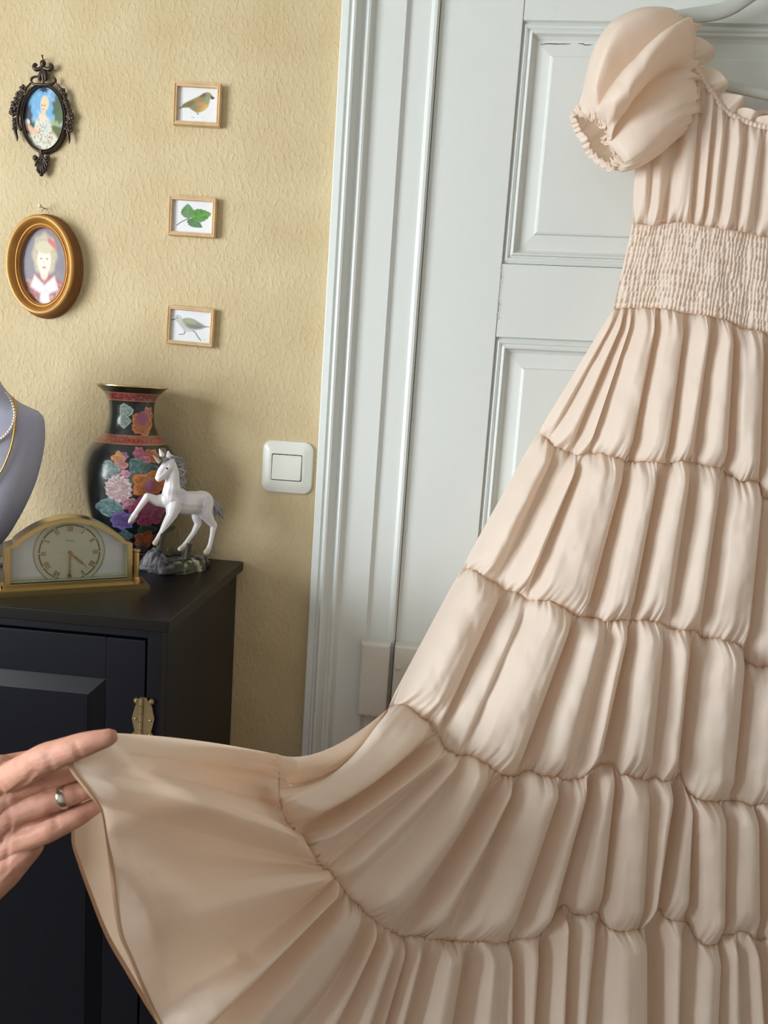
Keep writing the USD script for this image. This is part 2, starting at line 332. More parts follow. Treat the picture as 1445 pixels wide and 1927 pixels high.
def cab_door(x0, x1, hinge_right):
    z0, z1, y = .093, .9875, CY + .001
    pa = obj('door', cat([box(x0, x0 + .049, y, y + .02, z0, z1, .0012), box(x1 - .049, x1, y, y + .02, z0, z1, .0012), box(x0 + .049, x1 - .049, y + .0006, y + .02, z1 - .053, z1, .001), box(x0 + .049, x1 - .049, y + .0006, y + .02, z0, z0 + .053, .001)]), 'cabinet_paint', c1, 30)
    a, b, c, d = x0 + .049, x1 - .049, z0 + .053, z1 - .053
    lp = lambda i, yy: [(a + i, yy, c + i), (b - i, yy, c + i), (b - i, yy, d - i), (a + i, yy, d - i)]
    obj('raised_panel', loft([lp(0, y + .0065), lp(.002, y + .0065), lp(.0215, y - .0022), lp(.0218, y - .0028)], False, True), 'cabinet_paint', pa, False)
cab_door(-.7185, -.3405, True); cab_door(CXL + .022, -.7415, False)
hp = lambda x, y, d=-.0018: at(230 + x / 18.06, 1290 + y / 18.06, CY + .001)
def hinge(z_off, parent):
    L = [(660, 380), (600, 400), (590, 560), (480, 640), (350, 1080), (440, 1500), (600, 1560), (640, 1700), (640, 400)]
    def leaf(pts, lobes):
        po = Polygon([tuple(hp(*p)[[0, 2]]) for p in pts])
        for c, r in lobes: po = po.union(Point(*hp(*c)[[0, 2]]).buffer(r, 12))
        return extrude(po.buffer(0), CY + .0012, CY - .0016)
    zc = hp(670, 1100)[2]; lm = [(500, 490), (440, 1640)]; rm = [(1010, 530), (960, 1660)]
    a = leaf([(690, 390), (600, 400), (520, 600), (475, 640), (350, 1080), (440, 1500), (470, 1640), (650, 1740)], [(p, .0034) for p in lm])
    b = leaf([(690, 390), (850, 400), (950, 600), (1030, 690), (1108, 1120), (1000, 1560), (930, 1640), (650, 1740)], [(p, .0034) for p in rm])
    p0, p1 = hp(690, 390), hp(645, 1720)
    sh = lambda m: T(m.vertices + [0, 0, z_off], m.faces)
    hpth = obj('hinge', cat([sh(a), sh(b)]), 'old_brass', parent, 30, label='aged brass butterfly hinge')
    k = 5
    obj('hinge_pin', cat([sh(tube([(p0 + (p1 - p0) * (i + .04) / k) + [0, -.0026, 0], (p0 + (p1 - p0) * (i + .96) / k) + [0, -.0026, 0]], .0021, 12)) for i in range(k)]), 'old_brass', hpth, 30)
    for s in lm + rm + [(470, 1100), (970, 1170)]:
        c = hp(*s); obj('screw', sh(lathe([(.0001, .0012), (.0011, .0010), (.0016, .0004), (.0017, 0)], 14).apply_transform(trimesh.transformations.rotation_matrix(np.pi / 2, [1, 0, 0])).apply_translation([c[0], CY - .0016, c[2]])), 'old_brass', hpth, 40)
hinge(0, c1); hinge(-.62, c1)

# ================================================================ pictures on the wall
def blob(x, y, cx, cy, rx, ry, rot=0.0, soft=0.12, pet=0, amp=0.0, ph=0.0):
    """soft-edged ellipse mask, optionally with petals"""
    c, s = math.cos(rot), math.sin(rot); u, v = ((x - cx) * c + (y - cy) * s) / rx, (-(x - cx) * s + (y - cy) * c) / ry
    d = np.hypot(u, v)
    if pet: d = d / (1 + amp * np.cos(pet * np.arctan2(v, u) + ph))
    return 1 - sm((d - 1 + soft) / (2 * soft))
def poly_mask(x, y, pts, soft=0.02):
    import shapely
    po = Polygon(pts).buffer(0); p = shapely.points(np.ravel(x), np.ravel(y))
    d = shapely.distance(po, p) - np.where(shapely.contains(po, p), shapely.distance(po.exterior if po.geom_type == 'Polygon' else po.boundary, p), 0)
    return (1 - sm((d + soft) / (2 * soft))).reshape(np.shape(x))
def line_mask(x, y, pts, w):
    import shapely
    from shapely.geometry import LineString
    d = shapely.distance(LineString(pts), shapely.points(np.ravel(x), np.ravel(y))).reshape(np.shape(x))
    return 1 - sm((d - w * .4) / w)
def over(img, m, col): return img * (1 - m[..., None]) + lin(*col) * m[..., None]
def nz(x, y, s, seed=0): return meshkit.fbm(np.stack([x * s, y * s, np.zeros_like(x)], -1), 3, seed)

def bird_a(x, y):      # coordinates of the print: x right 0..1, y down 0..1
    im = np.ones(x.shape + (3,)) * lin(232, 233, 236)
    n = nz(x, y, 9, 1)
    body = poly_mask(x, y, [(.02, .60), (.10, .56), (.12, .50), (.22, .42), (.40, .31), (.55, .22), (.64, .14), (.71, .11), (.79, .12), (.85, .19), (.87, .25), (.80, .30), (.79, .40), (.76, .52), (.68, .62), (.56, .70), (.46, .70), (.36, .64), (.28, .58), (.14, .585), (.05, .63)], .025)
    im = over(im, body, (150, 138, 86))
    im = over(im, body * blob(x, y, .66, .58, .17, .16, .3, .5), (226, 176, 88))
    im = over(im, body * blob(x, y, .56, .44, .12, .14, .3, .6) * .7, (176, 138, 104))
    im = over(im, body * blob(x, y, .45, .58, .15, .1, .3, .6) * .6, (138, 132, 110))
    im = over(im, body * blob(x, y, .25, .50, .2, .07, -.5, .5) * .8, (112, 110, 72))
    im = over(im, body * blob(x, y, .75, .33, .07, .13, .2, .4) * .9, (150, 158, 138))
    im = over(im, body * blob(x, y, .63, .2, .09, .05, -.6, .5) * .8, (104, 92, 92))
    im = over(im, body * blob(x, y, .77, .17, .06, .06, 0, .5) * .7, (160, 150, 104))
    im = over(im, poly_mask(x, y, [(.83, .21), (.90, .24), (.93, .27), (.88, .30), (.84, .32)], .015), (66, 60, 56))
    im = over(im, blob(x, y, .835, .22, .02, .024, 0, .3), (44, 42, 40)); im = over(im, blob(x, y, .832, .215, .006, .007, 0, .4), (230, 230, 220))
    im = over(im, line_mask(x, y, [(.49, .70), (.51, .75), (.53, .76)], .012), (110, 100, 84))
    im = over(im, line_mask(x, y, [(.36, .85), (.40, .86), (.43, .85)], .012) * .5, (120, 120, 126)); im = over(im, line_mask(x, y, [(.62, .84), (.68, .85)], .01) * .3, (130, 130, 136))
    return im * (1 + .25 * (n - .5) * body)[..., None]
def leaf_pts(bx, by, tx, ty, w, n=13, teeth=.05):
    b, t = np.array([bx, by]), np.array([tx, ty]); d = t - b; q = np.array([-d[1], d[0]]); o = []
    s = np.linspace(0, 1, n)
    for sgn in (1, -1):
        for k, u in enumerate(s if sgn > 0 else s[::-1]):
            ww = w * (np.sin(np.pi * u ** .75) ** .8) * (1 + (teeth * 2 if k % 2 else -teeth))
            o.append(tuple(b + d * u + q * ww * sgn))
    return o
def leaves(x, y):
    im = np.ones(x.shape + (3,)) * lin(230, 232, 238); n = nz(x, y, 14, 3)
    for k, (pts, c, rib) in enumerate([(leaf_pts(.37, .55, .37, .10, .36), (104, 146, 96), ((.37, .55), (.37, .12))), (leaf_pts(.37, .59, .75, .80, .30), (92, 128, 92), ((.37, .6), (.74, .78))), (leaf_pts(.45, .50, .96, .36, .38), (98, 152, 72), ((.45, .5), (.95, .37)))]):
        m = poly_mask(x, y, pts, .012)
        im = over(im, m, c); im = over(im, m * sm((n - .45) * 4) * .6, np.array(c) * .78)
        im = over(im, m * line_mask(x, y, rib, .012) * .5, np.array(c) * 1.2)
    im = over(im, line_mask(x, y, [(.10, .79), (.2, .69), (.34, .59), (.46, .49)], .016), (122, 126, 110))
    return im
def bird_b(x, y):
    im = np.ones(x.shape + (3,)) * lin(230, 233, 240); n = nz(x, y, 10, 5)
    b = poly_mask(x, y, [(.09, .28), (.12, .20), (.17, .18), (.23, .21), (.27, .28), (.36, .25), (.46, .24), (.58, .27), (.70, .35), (.80, .42), (.90, .47), (.88, .49), (.76, .55), (.66, .60), (.55, .66), (.42, .68), (.34, .66), (.26, .55), (.17, .42), (.11, .36)], .03)
    im = over(im, b, (196, 198, 196))
    w = poly_mask(x, y, [(.28, .30), (.36, .25), (.48, .24), (.60, .28), (.72, .36), (.90, .47), (.76, .55), (.62, .58), (.48, .58), (.38, .5)], .04)
    im = over(im, w * .95, (138, 142, 134))
    im = over(im, w * blob(x, y, .48, .34, .16, .09, .2, .5) * .9, (170, 172, 134)); im = over(im, w * blob(x, y, .6, .5, .2, .06, .1, .6) * .7, (112, 118, 116))
    im = over(im, line_mask(x, y, [(.0, .35), (.06, .33), (.10, .31)], .014), (84, 88, 90)); im = over(im, line_mask(x, y, [(.86, .47), (.99, .455)], .014), (130, 134, 132))
    im = over(im, blob(x, y, .15, .27, .014, .02, 0, .4), (56, 54, 54)); im = over(im, line_mask(x, y, [(.11, .19), (.2, .18), (.25, .25)], .012) * .5, (130, 134, 136))
    im = over(im, line_mask(x, y, [(.36, .67), (.36, .74), (.32, .77), (.22, .79)], .014), (126, 130, 132)); im = over(im, line_mask(x, y, [(.56, .63), (.63, .69), (.70, .82), (.77, .92)], .014), (104, 108, 112))
    im = over(im, line_mask(x, y, [(.83, .90), (.87, .88), (.90, .91)], .01) * .4, (140, 142, 148))
    return im * (1 + .2 * (n - .5) * b)[..., None]
def lady(x, y):
    """a pale gowned figure before trees and sky; x, y in -1..1, y up"""
    n = nz(x, y, 4, 11); f = nz(x, y, 16, 12)
    im = lin(120, 178, 222) * (1 - sm((.2 - y) * 1.2))[..., None] + lin(206, 226, 230) * sm((.2 - y) * 1.2)[..., None]
    im = over(im, sm((n - .52) * 5) * .35 * (y > 0), (226, 232, 232))
    im = over(im, sm((-.12 - y + .1 * (n - .5)) * 8), (96, 108, 66)); im = over(im, sm((-.42 - y) * 5) * sm(x * 4), (88, 76, 66))
    im = over(im, blob(x, y, .62, -.1, .3, .1, 0, .5) * .8, (168, 172, 92))
    im = over(im, blob(x, y, .74, .36, .32, .42, 0, .25, 9, .12), (84, 104, 84)); im = over(im, blob(x, y, .8, .1, .24, .2, 0, .3, 7, .15), (92, 116, 84))
    im = over(im, blob(x, y, -.82, .1, .2, .36, 0, .3, 7, .15), (62, 76, 92)); im = over(im, blob(x, y, -.7, -.3, .26, .26, 0, .4, 9, .1), (66, 78, 66))
    im = over(im, blob(x, y, -.02, .93, .2, .08, 0, .3, 7, .3), (40, 56, 70))
    g = poly_mask(x, y, [(-.42, -.05), (-.2, .02), (.2, .05), (.32, -.1), (.4, -.35), (.7, -.6), (.86, -.8), (.5, -1.05), (-.5, -1.05), (-.85, -.72), (-.82, -.5), (-.55, -.42)], .05)
    im = over(im, g, (218, 222, 208)); im = over(im, g * sm((f - .52) * 9) * .75, (160, 160, 130)); im = over(im, g * sm((f - .63) * 12) * .8, (206, 150, 120))
    im = over(im, g * blob(x, y, .1, -.2, .16, .24, .2, .6) * .5, (196, 208, 220))
    im = over(im, blob(x, y, -.86, -.12, .13, .1, 0, .3), (236, 236, 236)); im = over(im, line_mask(x, y, [(-.84, -.26), (-.62, -.38), (-.42, -.42)], .11), (228, 186, 160))
    im = over(im, blob(x, y, -.08, .06, .2, .13, 0, .3), (240, 214, 186)); im = over(im, blob(x, y, -.02, .22, .09, .14, 0, .3), (236, 206, 176))
    im = over(im, blob(x, y, .03, .5, .21, .24, -.1, .2), (226, 214, 178)); im = over(im, blob(x, y, -.04, .40, .15, .19, 0, .25), (240, 208, 178))
    for ex in (-.11, .02): im = over(im, blob(x, y, ex, .43, .035, .02, 0, .5), (120, 92, 78))
    im = over(im, blob(x, y, -.06, .31, .045, .018, 0, .5), (206, 120, 108))
    return im
def girl(x, y):
    """plain stand-in: a fair-haired child in a red and white dress before a violet-grey ground, seen from the front"""
    n = nz(x, y, 5, 21); f = nz(x, y, 13, 22)
    im = np.ones(x.shape + (3,)) * lin(124, 116, 130); im = over(im, sm((n - .45) * 4) * .5, (146, 134, 146))
    im = over(im, blob(x, y, .02, .30, .52, .56, 0, .15, 8, .05), (196, 184, 156)); im = over(im, sm((f - .5) * 6) * blob(x, y, .02, .30, .52, .56, 0, .15) * .5, (166, 150, 124))
    im = over(im, poly_mask(x, y, [(-.8, -.4), (-.35, -.22), (.4, -.22), (.85, -.45), (1, -1.1), (-1, -1.1)], .06), (164, 86, 88))
    im = over(im, poly_mask(x, y, [(-.42, -.24), (0, -.5), (.45, -.24), (.62, -.6), (.2, -.72), (.3, -1.1), (-.25, -1.1), (-.15, -.72), (-.6, -.55)], .06), (226, 224, 226)); im = over(im, sm((f - .58) * 9) * (y < -.35) * .5, (196, 196, 208))
    im = over(im, blob(x, y, .0, -.16, .17, .2, 0, .3), (230, 214, 202)); im = over(im, blob(x, y, .0, .16, .30, .36, 0, .14), (238, 222, 210))
    im = over(im, blob(x, y, .02, .50, .36, .17, 0, .25), (206, 196, 166))
    for ex in (-.13, .13): im = over(im, blob(x, y, ex, .2, .05, .024, 0, .8) * .8, (120, 108, 112))
    im = over(im, blob(x, y, 0, .08, .03, .06, 0, .8) * .5, (216, 186, 172)); im = over(im, blob(x, y, 0, -.03, .08, .03, 0, .5), (206, 128, 124))
    im = over(im, blob(x, y, .34, .62, .17, .1, -.5, .3, 2, .3), (206, 104, 104))
    return im
def tilt_of(px, py, slope):
    """roll that makes a frame's horizontal edge fall as in the photograph"""
    a, b = at(px, py, 0), at(px + 60, py + 60 * slope, 0); return math.atan2(b[2] - a[2], b[0] - a[0])
def small_frame(tl, br, slope, fn, name, label, dw=0):
    a, b = at(*tl, -.006), at(*br, -.006)
    c = (a + b) / 2; c[1] = 0; w, h = b[0] - a[0], a[2] - b[2]
    ro = tilt_of((tl[0] + br[0]) / 2 - 30, (tl[1] + br[1]) / 2, slope); cr, sr = math.cos(ro), math.sin(ro)
    h = h + w * math.tan(ro) * 1.0
    p = lambda x, y, z: np.stack([c[0] + x * cr - z * sr, np.broadcast_to(y, np.shape(x)), c[2] + x * sr + z * cr], -1)
    t = thing(name, label, 'picture frame', c, 'small pine picture frames')
    lp = lambda i, y: p(np.array([-w / 2 + i, w / 2 - i, w / 2 - i, -w / 2 + i]), y, np.array([-h / 2 + i, -h / 2 + i, h / 2 - i, h / 2 - i]))
    PR = [(0, -.0005), (0, -.0095), (.0006, -.0108), (.0020, -.0108), (.0026, -.0096), (.0032, -.0096), (.0038, -.0104), (.0052, -.0100), (.0057, -.0090), (.0058, -.0045)]
    for k in range(4):       # four mitred rails
        q = np.array([[lp(*pp)[k], lp(*pp)[(k + 1) % 4]] for pp in PR]).reshape(-1, 3)
        obj('rail', T(q, gridf(2, len(PR))), 'pine_frame', t, 25)
    n = 110; u, v = np.meshgrid(np.linspace(0, 1, n), np.linspace(0, 1, n)); wi, hi = w / 2 - .0055, h / 2 - .0055
    P = p(-wi + 2 * wi * u, -.0046, hi - 2 * hi * v)
    obj('print', T(P.reshape(-1, 3), gridf(n, n, flip=True)), 'print_paper', t, True, fn(u, v).reshape(-1, 3))
small_frame((328.5, 155), (414, 240), .056, bird_a, 'picture_frame', 'small pine frame with an olive and orange finch print, top of the three')
small_frame((319, 368), (405, 448), .063, leaves, 'picture_frame', 'small pine frame with three green leaves on a stem')
small_frame((315.5, 574), (401, 654), .093, bird_b, 'picture_frame', 'small pine frame with a long-billed grey running wader, lowest of the three')

# ---------------------------------------------------------------- oval gilt frame with the child portrait
def oval_loop(c, a, b, y, n=96):
    g = np.arange(n) * 2 * np.pi / n
    return np.stack([c[0] + a * np.cos(g), np.full(n, y), c[2] + b * np.sin(g)], 1)
def oval_print(c, a, b, y, fn, parent):
    nr, n = 64, 128; g = np.arange(n) * 2 * np.pi / n; r = np.linspace(0.004, 1, nr)[:, None]
    x, z = r * np.cos(g), r * np.sin(g)
    P = np.stack([c[0] + a * x, np.full(x.shape, y), c[2] + b * z], -1)
    obj('print', T(P.reshape(-1, 3), gridf(n, nr, True, flip=True)), 'print_paper', parent, True, fn(x, z).reshape(-1, 3))
K2 = lambda x, y, Y: at(x / 6.0208, 370 + y / 6.0208, Y)
YF = -.024
oc = (K2(55, 765, YF) + K2(832, 765, YF)) / 2; oa = (K2(832, 765, YF)[0] - K2(55, 765, YF)[0]) / 2 ; ob = (K2(442, 196, YF)[2] - K2(442, 1335, YF)[2]) / 2
oc[2] = (K2(442, 196, YF)[2] + K2(442, 1335, YF)[2]) / 2
g1 = thing('oval_portrait', 'gilt oval wooden frame with a fair-haired child in red and white', 'picture frame', (oc[0], 0, oc[2]))
PR = [(-.0045, -.0005), (-.0045, -.004), (-.003, -.0055), (-.003, -.0075), (-.0015, -.009), (-.0005, -.016), (.0, -.0215)]
obj('frame_side', loft([oval_loop(oc, oa - i, ob - i, y) for i, y in PR], flip=True), 'gilt_side', g1, 40, label='darker moulded outer side')
PR = [(.0, -.0215), (.0012, -.0238), (.0034, -.0246), (.0058, -.0240), (.0085, -.0215), (.011, -.0175), (.0122, -.0165), (.0128, -.0178), (.0142, -.0178), (.0150, -.0155), (.0158, -.0150), (.0166, -.0158), (.0176, -.0150), (.0182, -.011), (.0182, -.006)]
obj('frame', loft([oval_loop(oc, oa - i, ob - i, y) for i, y in PR], flip=True), 'gilt_wood', g1, 40)
oval_print(oc, oa - .0178, ob - .0178, -.0085, girl, g1)
lw = [at(*p, -.004) for p in ((79, 400), (82, 393), (85, 392), (90, 396), (94, 402))]
obj('hanging_wire', tube(lw, .0004, 6, res=16), 'wire', g1, True)
pa, pb = at(75, 387, -.016), at(85, 393, -.0)
w = thing('wall_pin', 'white-headed pin holding up the gilt oval portrait', 'pin', (pb[0], 0, pb[2]))
obj('shaft', tube([pb, pa], .0006, 8), 'steel_nail', w, True); obj('head', ball(pa, .0030, 2), 'pin_white', w, True)

# ---------------------------------------------------------------- ornate dark oval frame with the lady
K1 = lambda x, y, Y=-.008: at(x / 6.0208, 80 + y / 6.0208, Y)
s1c = np.linalg.norm(K1(587, 857) - K1(487, 857)) / 100       # metres per crop pixel
lc = K1(487, 857); f1 = thing('ornate_portrait', 'ornate dark bronze oval frame with a lady in a pale gown', 'picture frame', (lc[0], 0, lc[2]))
la, lb = 262 * s1c, 362 * s1c
PR = [(0, -.001), (0, -.006), (.0012, -.0085), (.003, -.0092), (.0044, -.0085), (.0050, -.0072), (.0060, -.0088), (.0068, -.0088), (.0074, -.007), (.0076, -.0035)]
PRr = [(i * la / .0395 * .8, y) for i, y in PR]
obj('rim', loft([oval_loop(lc, la - i, lb - i, y) for i, y in PRr], flip=True), 'dark_bronze', f1, 35)
ip = PRr[-1][0]; oval_print(lc, la - ip + .0005, lb - ip + .0005, -.0042, lady, f1)
def rose(x, y, r):
    c = K1(x, y, -.007); R = r * s1c
    ms = [ball(c, R * .8, 2, (1, .7, 1))]
    for k in range(5):
        t = k * 2 * np.pi / 5 + x; ms.append(ball(c + np.array([math.cos(t) * R * .62, -.2 * R, math.sin(t) * R * .62]), R * .45, 1, (1, .6, 1)))
    ms.append(ball(c + np.array([0, -R * .55, 0]), R * .36, 1))
    return cat(ms)
for lst in ([(268, 528, 36), (240, 572, 26), (208, 592, 26), (190, 645, 28), (172, 712, 40), (153, 790, 40), (172, 884, 28), (168, 925, 22), (172, 972, 26)], [(712, 552, 28), (742, 600, 24), (748, 668, 27), (768, 716, 26), (792, 775, 24), (800, 838, 38), (785, 900, 32), (790, 985, 32)]):
    for x, y, r in lst: obj('rose', rose(x, y, r * 1.22), 'dark_bronze', f1, 50)
tb = lambda pts, r, n=24: tube([K1(x, y) for x, y in pts], np.array(r) * s1c, 10, res=n)
for pts in ([(172, 985), (180, 1030), (192, 1075), (192, 1118)], [(762, 1005), (775, 1050), (784, 1100), (782, 1145)]): obj('drop', tb(pts, [18, 17, 13, 4]), 'dark_bronze', f1, True)
for pts in ([(352, 458), (322, 488), (285, 535)], [(622, 452), (665, 490), (705, 545)], [(240, 990), (212, 950), (200, 860), (215, 720), (262, 590)], [(735, 990), (765, 940), (775, 850), (760, 700), (715, 590)]): obj('bar', tb(pts, [9] * 3 if len(pts) == 3 else [16] * 5), 'dark_bronze', f1, True)
obj('crown_leaf', cat([tb([(485, 290), (470, 350), (450, 410), (462, 440)], [16, 26, 22, 6]), tb([(487, 290), (492, 370), (490, 470)], [18, 30, 8]), tb([(490, 290), (510, 350), (520, 410), (505, 440)], [16, 26, 20, 6])]), 'dark_bronze', f1, True)
obj('crown_scroll', tb([(440, 385), (395, 388), (358, 410), (355, 440), (375, 465), (425, 478), (485, 480), (560, 478), (605, 462), (630, 435), (622, 408), (600, 405)], [8, 12, 13, 13, 13, 16, 18, 16, 13, 13, 12, 9], 60), 'dark_bronze', f1, True)
obj('bow', cat([tb([(485, 285), (440, 302), (402, 300), (388, 272), (405, 248), (418, 262)], [18, 20, 24, 22, 16, 10]), tb([(487, 285), (530, 300), (570, 300), (590, 275), (578, 252), (560, 262)], [18, 20, 24, 22, 16, 10])]), 'dark_bronze', f1, True)
obj('finial', cat([ball(K1(487, 234), 34 * s1c, 2, (1, .6, 1)), ball(K1(487, 234, -.0095), 16 * s1c, 2)]), 'dark_bronze', f1, True)
obj('pendant', cat([tb([(470, 1215), (468, 1270), (470, 1350)], [26, 14, 20]), tb([(450, 1262), (430, 1330), (398, 1338), (380, 1305), (400, 1280)], [13, 12, 11, 10, 8]), tb([(488, 1262), (505, 1330), (538, 1340), (556, 1308), (535, 1282)], [13, 12, 11, 10, 8]),
    ball(K1(405, 1306), 24 * s1c, 2), ball(K1(531, 1310), 22 * s1c, 2)] + [tb([(470, 1340), ((470 + x) / 2 + (x - 470) * .25, (1340 + y) / 2 - 14), (x, y)], [9, 17, 11]) for x, y in ((402, 1402), (425, 1450), (450, 1474), (470, 1490), (492, 1474), (518, 1450), (538, 1404))] + [ball(K1(x, y, -.009), r * s1c, 2) for x, y, r in ((468, 1492, 24), (440, 1468, 16), (497, 1470, 16), (426, 1448, 14), (512, 1448, 14))]), 'dark_bronze', f1, True)
nb, na = K1(492, 195, -.0), K1(478, 150, -.014)
w = thing('wall_nail', 'dark bent nail above the ornate bronze portrait', 'nail', (nb[0], 0, nb[2]))
obj('shaft', tube([nb, (nb + na) / 2 + [0, 0, -.001], na], .0008, 8), 'steel_nail', w, True); obj('head', ball(na, .0018, 1, (1, .5, 1)), 'wire', w, True)

# ================================================================ things on the cabinet
# ---------------------------------------------------------------- vase
VY = -.0725
vs = np.linalg.norm(at(300, 900, VY) - at(200, 900, VY)) / 100 / 4.129   # metres per crop pixel
vbase = at(120 + 508 / 4.129, 1045, VY); vc = np.array([vbase[0], VY, CT])
VH = at(120 + 537 / 4.129, 690 + 152 / 4.129, VY)[2] - CT
prof = [(1430, 184), (1424, 192), (1410, 192), (1395, 185), (1350, 188), (1300, 202), (1200, 236), (1110, 275), (1000, 312), (900, 333), (820, 343), (760, 346), (700, 339), (650, 326), (600, 304), (550, 264), (500, 207), (450, 180), (400, 166), (350, 161), (300, 162), (260, 167), (220, 184), (190, 210), (170, 235), (158, 252), (150, 260)]
pzv = np.array([[(1430 - c) / 1278 * VH, r * vs] for c, r in prof])
cz = np.linspace(0, VH, 330); cr_ = PchipInterpolator(pzv[:, 0], pzv[:, 1])(cz)
NT = 300; g = np.linspace(0, 2 * np.pi, NT, endpoint=False)
Vp = np.stack([vc[0] + cr_[:, None] * np.cos(g), vc[1] + cr_[:, None] * np.sin(g), np.broadcast_to(CT + cz[:, None], (330, NT))], -1)
ax_face = math.atan2(CAM[1] - VY, CAM[0] - vc[0])            # the direction of the viewer round the vase
th = (g - ax_face + np.pi) % (2 * np.pi) - np.pi             # + = to the viewer's right seen from here
TH, CC = np.meshgrid(th, 1430 - cz / VH * 1278); RR = np.broadcast_to((cr_ / vs)[:, None], TH.shape)
sx = RR * TH                                                  # arc length round the belly, in crop pixels
n1 = meshkit.fbm(np.stack([np.cos(TH) * 3, np.sin(TH) * 3, CC / 60], -1), 3, 2); n2 = meshkit.fbm(np.stack([np.cos(TH) * 14, np.sin(TH) * 14, CC / 14], -1), 3, 4)
vim = np.ones(TH.shape + (3,)) * lin(17, 26, 29)
vim = over(vim, sm((n1 - .5) * 4) * .5, (30, 44, 44))
def band(c0, c1, ca, cb):
    global vim
    m = sm((CC - c0) / 4) * sm((c1 - CC) / 4); vim = over(vim, m, ca)
    k = np.abs(((TH * 14) % 2) - 1); k2 = np.abs((CC - c0) / (c1 - c0) - .5) * 2
    vim = over(vim, m * sm((.25 - np.abs(k - k2)) * 6), cb); vim = over(vim, m * sm((n2 - .55) * 8) * .5, (196, 130, 90))
    vim = over(vim, (np.abs(CC - c0) < 4) * 1.0 + (np.abs(CC - c1) < 4) * 1.0, (176, 112, 84))
band(200, 250, (138, 62, 58), (120, 44, 84)); band(492, 548, (168, 84, 78), (120, 52, 48)); band(1335, 1395, (96, 36, 36), (66, 24, 28))
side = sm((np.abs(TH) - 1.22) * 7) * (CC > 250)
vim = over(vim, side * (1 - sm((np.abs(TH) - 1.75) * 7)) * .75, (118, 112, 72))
def flower(cx, cy, rx, ry, col, pet=6, amp=.12, inner=None, lines=0, ph=0.0):
    """a bloom at the place where it shows from the front: cx, cy in crop pixels"""
    global vim
    for turn in (0.0, np.pi):                                # the same spray is painted on the far side
        r0 = np.interp(1430 - cy, [1430 - c for c, _ in prof], [r for _, r in prof])
        x0 = r0 * math.asin(np.clip((cx - (508 + (1430 - cy) * .0225)) / r0, -.96, .96))
        t2 = (TH - turn + np.pi) % (2 * np.pi) - np.pi
        X, Y = RR * t2 - x0 * 1.0, CC - cy
        if abs(cx - 520) > 120: rx_ = rx * 1.12
        else: rx_ = rx
        a = np.arctan2(Y / ry, X / rx_); d = np.hypot(X / rx_, Y / ry) * (1 + .25 * (n2 - .5)) / (1 + amp * np.cos(pet * a + ph))
        m = 1 - sm((d - .93) / .14); c = np.array(col, float)
        vim = over(vim, (1 - sm((d - 1.06) / .1)) * .5, (12, 20, 22))
        vim = over(vim, m, c * .92); vim = over(vim, m * sm((n2 - .5) * 5) * .55, np.minimum(c * 1.18 + 8, 250)); vim = over(vim, m * sm((.48 - n2) * 5) * .5, c * .72)
        vim = over(vim, m * sm((d - .78) * 7) * .55, np.minimum(c * 1.2 + 20, 255))
        if lines: vim = over(vim, m * sm((np.cos(lines * a + 6 * d) - .72) * 5) * sm((d - .2) * 4) * .75, c * .62)
        if inner: vim = over(vim, 1 - sm((np.hypot((X - inner[0]) / inner[2], (Y - inner[1]) / inner[3]) - .8) / .4), inner[4])
TEAL, PALE = (92, 126, 128), (150, 168, 164)
for a in [(490, 325, 48, 48, (146, 168, 164), 3, .15), (478, 392, 44, 46, PALE, 4, .12), (650, 350, 45, 60, (190, 120, 120)), (612, 405, 84, 82, (182, 108, 62), 5, .1, (-4, -34, 50, 46, (150, 78, 112))),
          (665, 620, 55, 45, (176, 102, 66)), (630, 645, 32, 26, (190, 118, 138)), (580, 602, 38, 40, (170, 92, 116)), (760, 610, 40, 42, (120, 116, 100)), (800, 640, 34, 34, (126, 122, 106)),
          (475, 626, 32, 26, (152, 104, 150)), (440, 640, 44, 40, (214, 150, 84), 4, .2), (455, 685, 46, 44, (196, 134, 128), 5, .15), (575, 692, 68, 56, TEAL, 3, .15, None, 5), (660, 705, 60, 34, (70, 98, 92), 3, .1), (384, 722, 58, 62, (132, 152, 152), 3, .14, None, 5),
          (545, 775, 50, 34, (96, 124, 122), 3, .1), (486, 742, 34, 26, (202, 142, 170)), (655, 815, 112, 92, (186, 112, 54), 5, .13, (0, 12, 40, 46, (150, 80, 112))), (438, 850, 94, 96, (222, 190, 194), 16, .07, None, 16),
          (370, 985, 94, 60, (118, 150, 154), 4, .1, None, 5), (520, 955, 58, 42, (192, 132, 152), 5, .1), (660, 1000, 128, 108, (146, 62, 100), 6, .12), (560, 1030, 44, 56, (132, 56, 90)), (466, 1075, 84, 66, (108, 88, 148), 8, .09), (630, 1080, 60, 46, (158, 70, 104)), (640, 1150, 84, 34, (52, 74, 64), 3, .1),
          (482, 1188, 48, 40, (78, 110, 116), 4, .12, None, 5), (625, 1222, 84, 62, (148, 80, 46), 5, .12, (20, -6, 40, 34, (164, 92, 56))), (600, 1292, 52, 28, (86, 80, 78)), (700, 1240, 40, 50, (120, 60, 50))]: flower(*a)
v1 = thing('vase', 'dark teal glazed porcelain vase painted with flowers, on the cabinet', 'vase', vc)
k0 = int(np.searchsorted(1430 - cz / VH * 1278 < 168, True))
obj('body', T(Vp.reshape(-1, 3), gridf(NT, 330, True)), 'vase_glaze', v1, True, vim.reshape(-1, 3))
rt, r_in = pzv[-1, 1], pzv[18, 1] - .004
obj('gilt_rim', lathe([(rt - .0008, CT + VH - .0014), (rt + .0004, CT + VH - .0008), (rt + .0004, CT + VH + .0008), (rt - .0012, CT + VH + .0012), (rt - .003, CT + VH - .0005)], 96, (vc[0], vc[1], 0)), 'gold_brass', v1, 40)
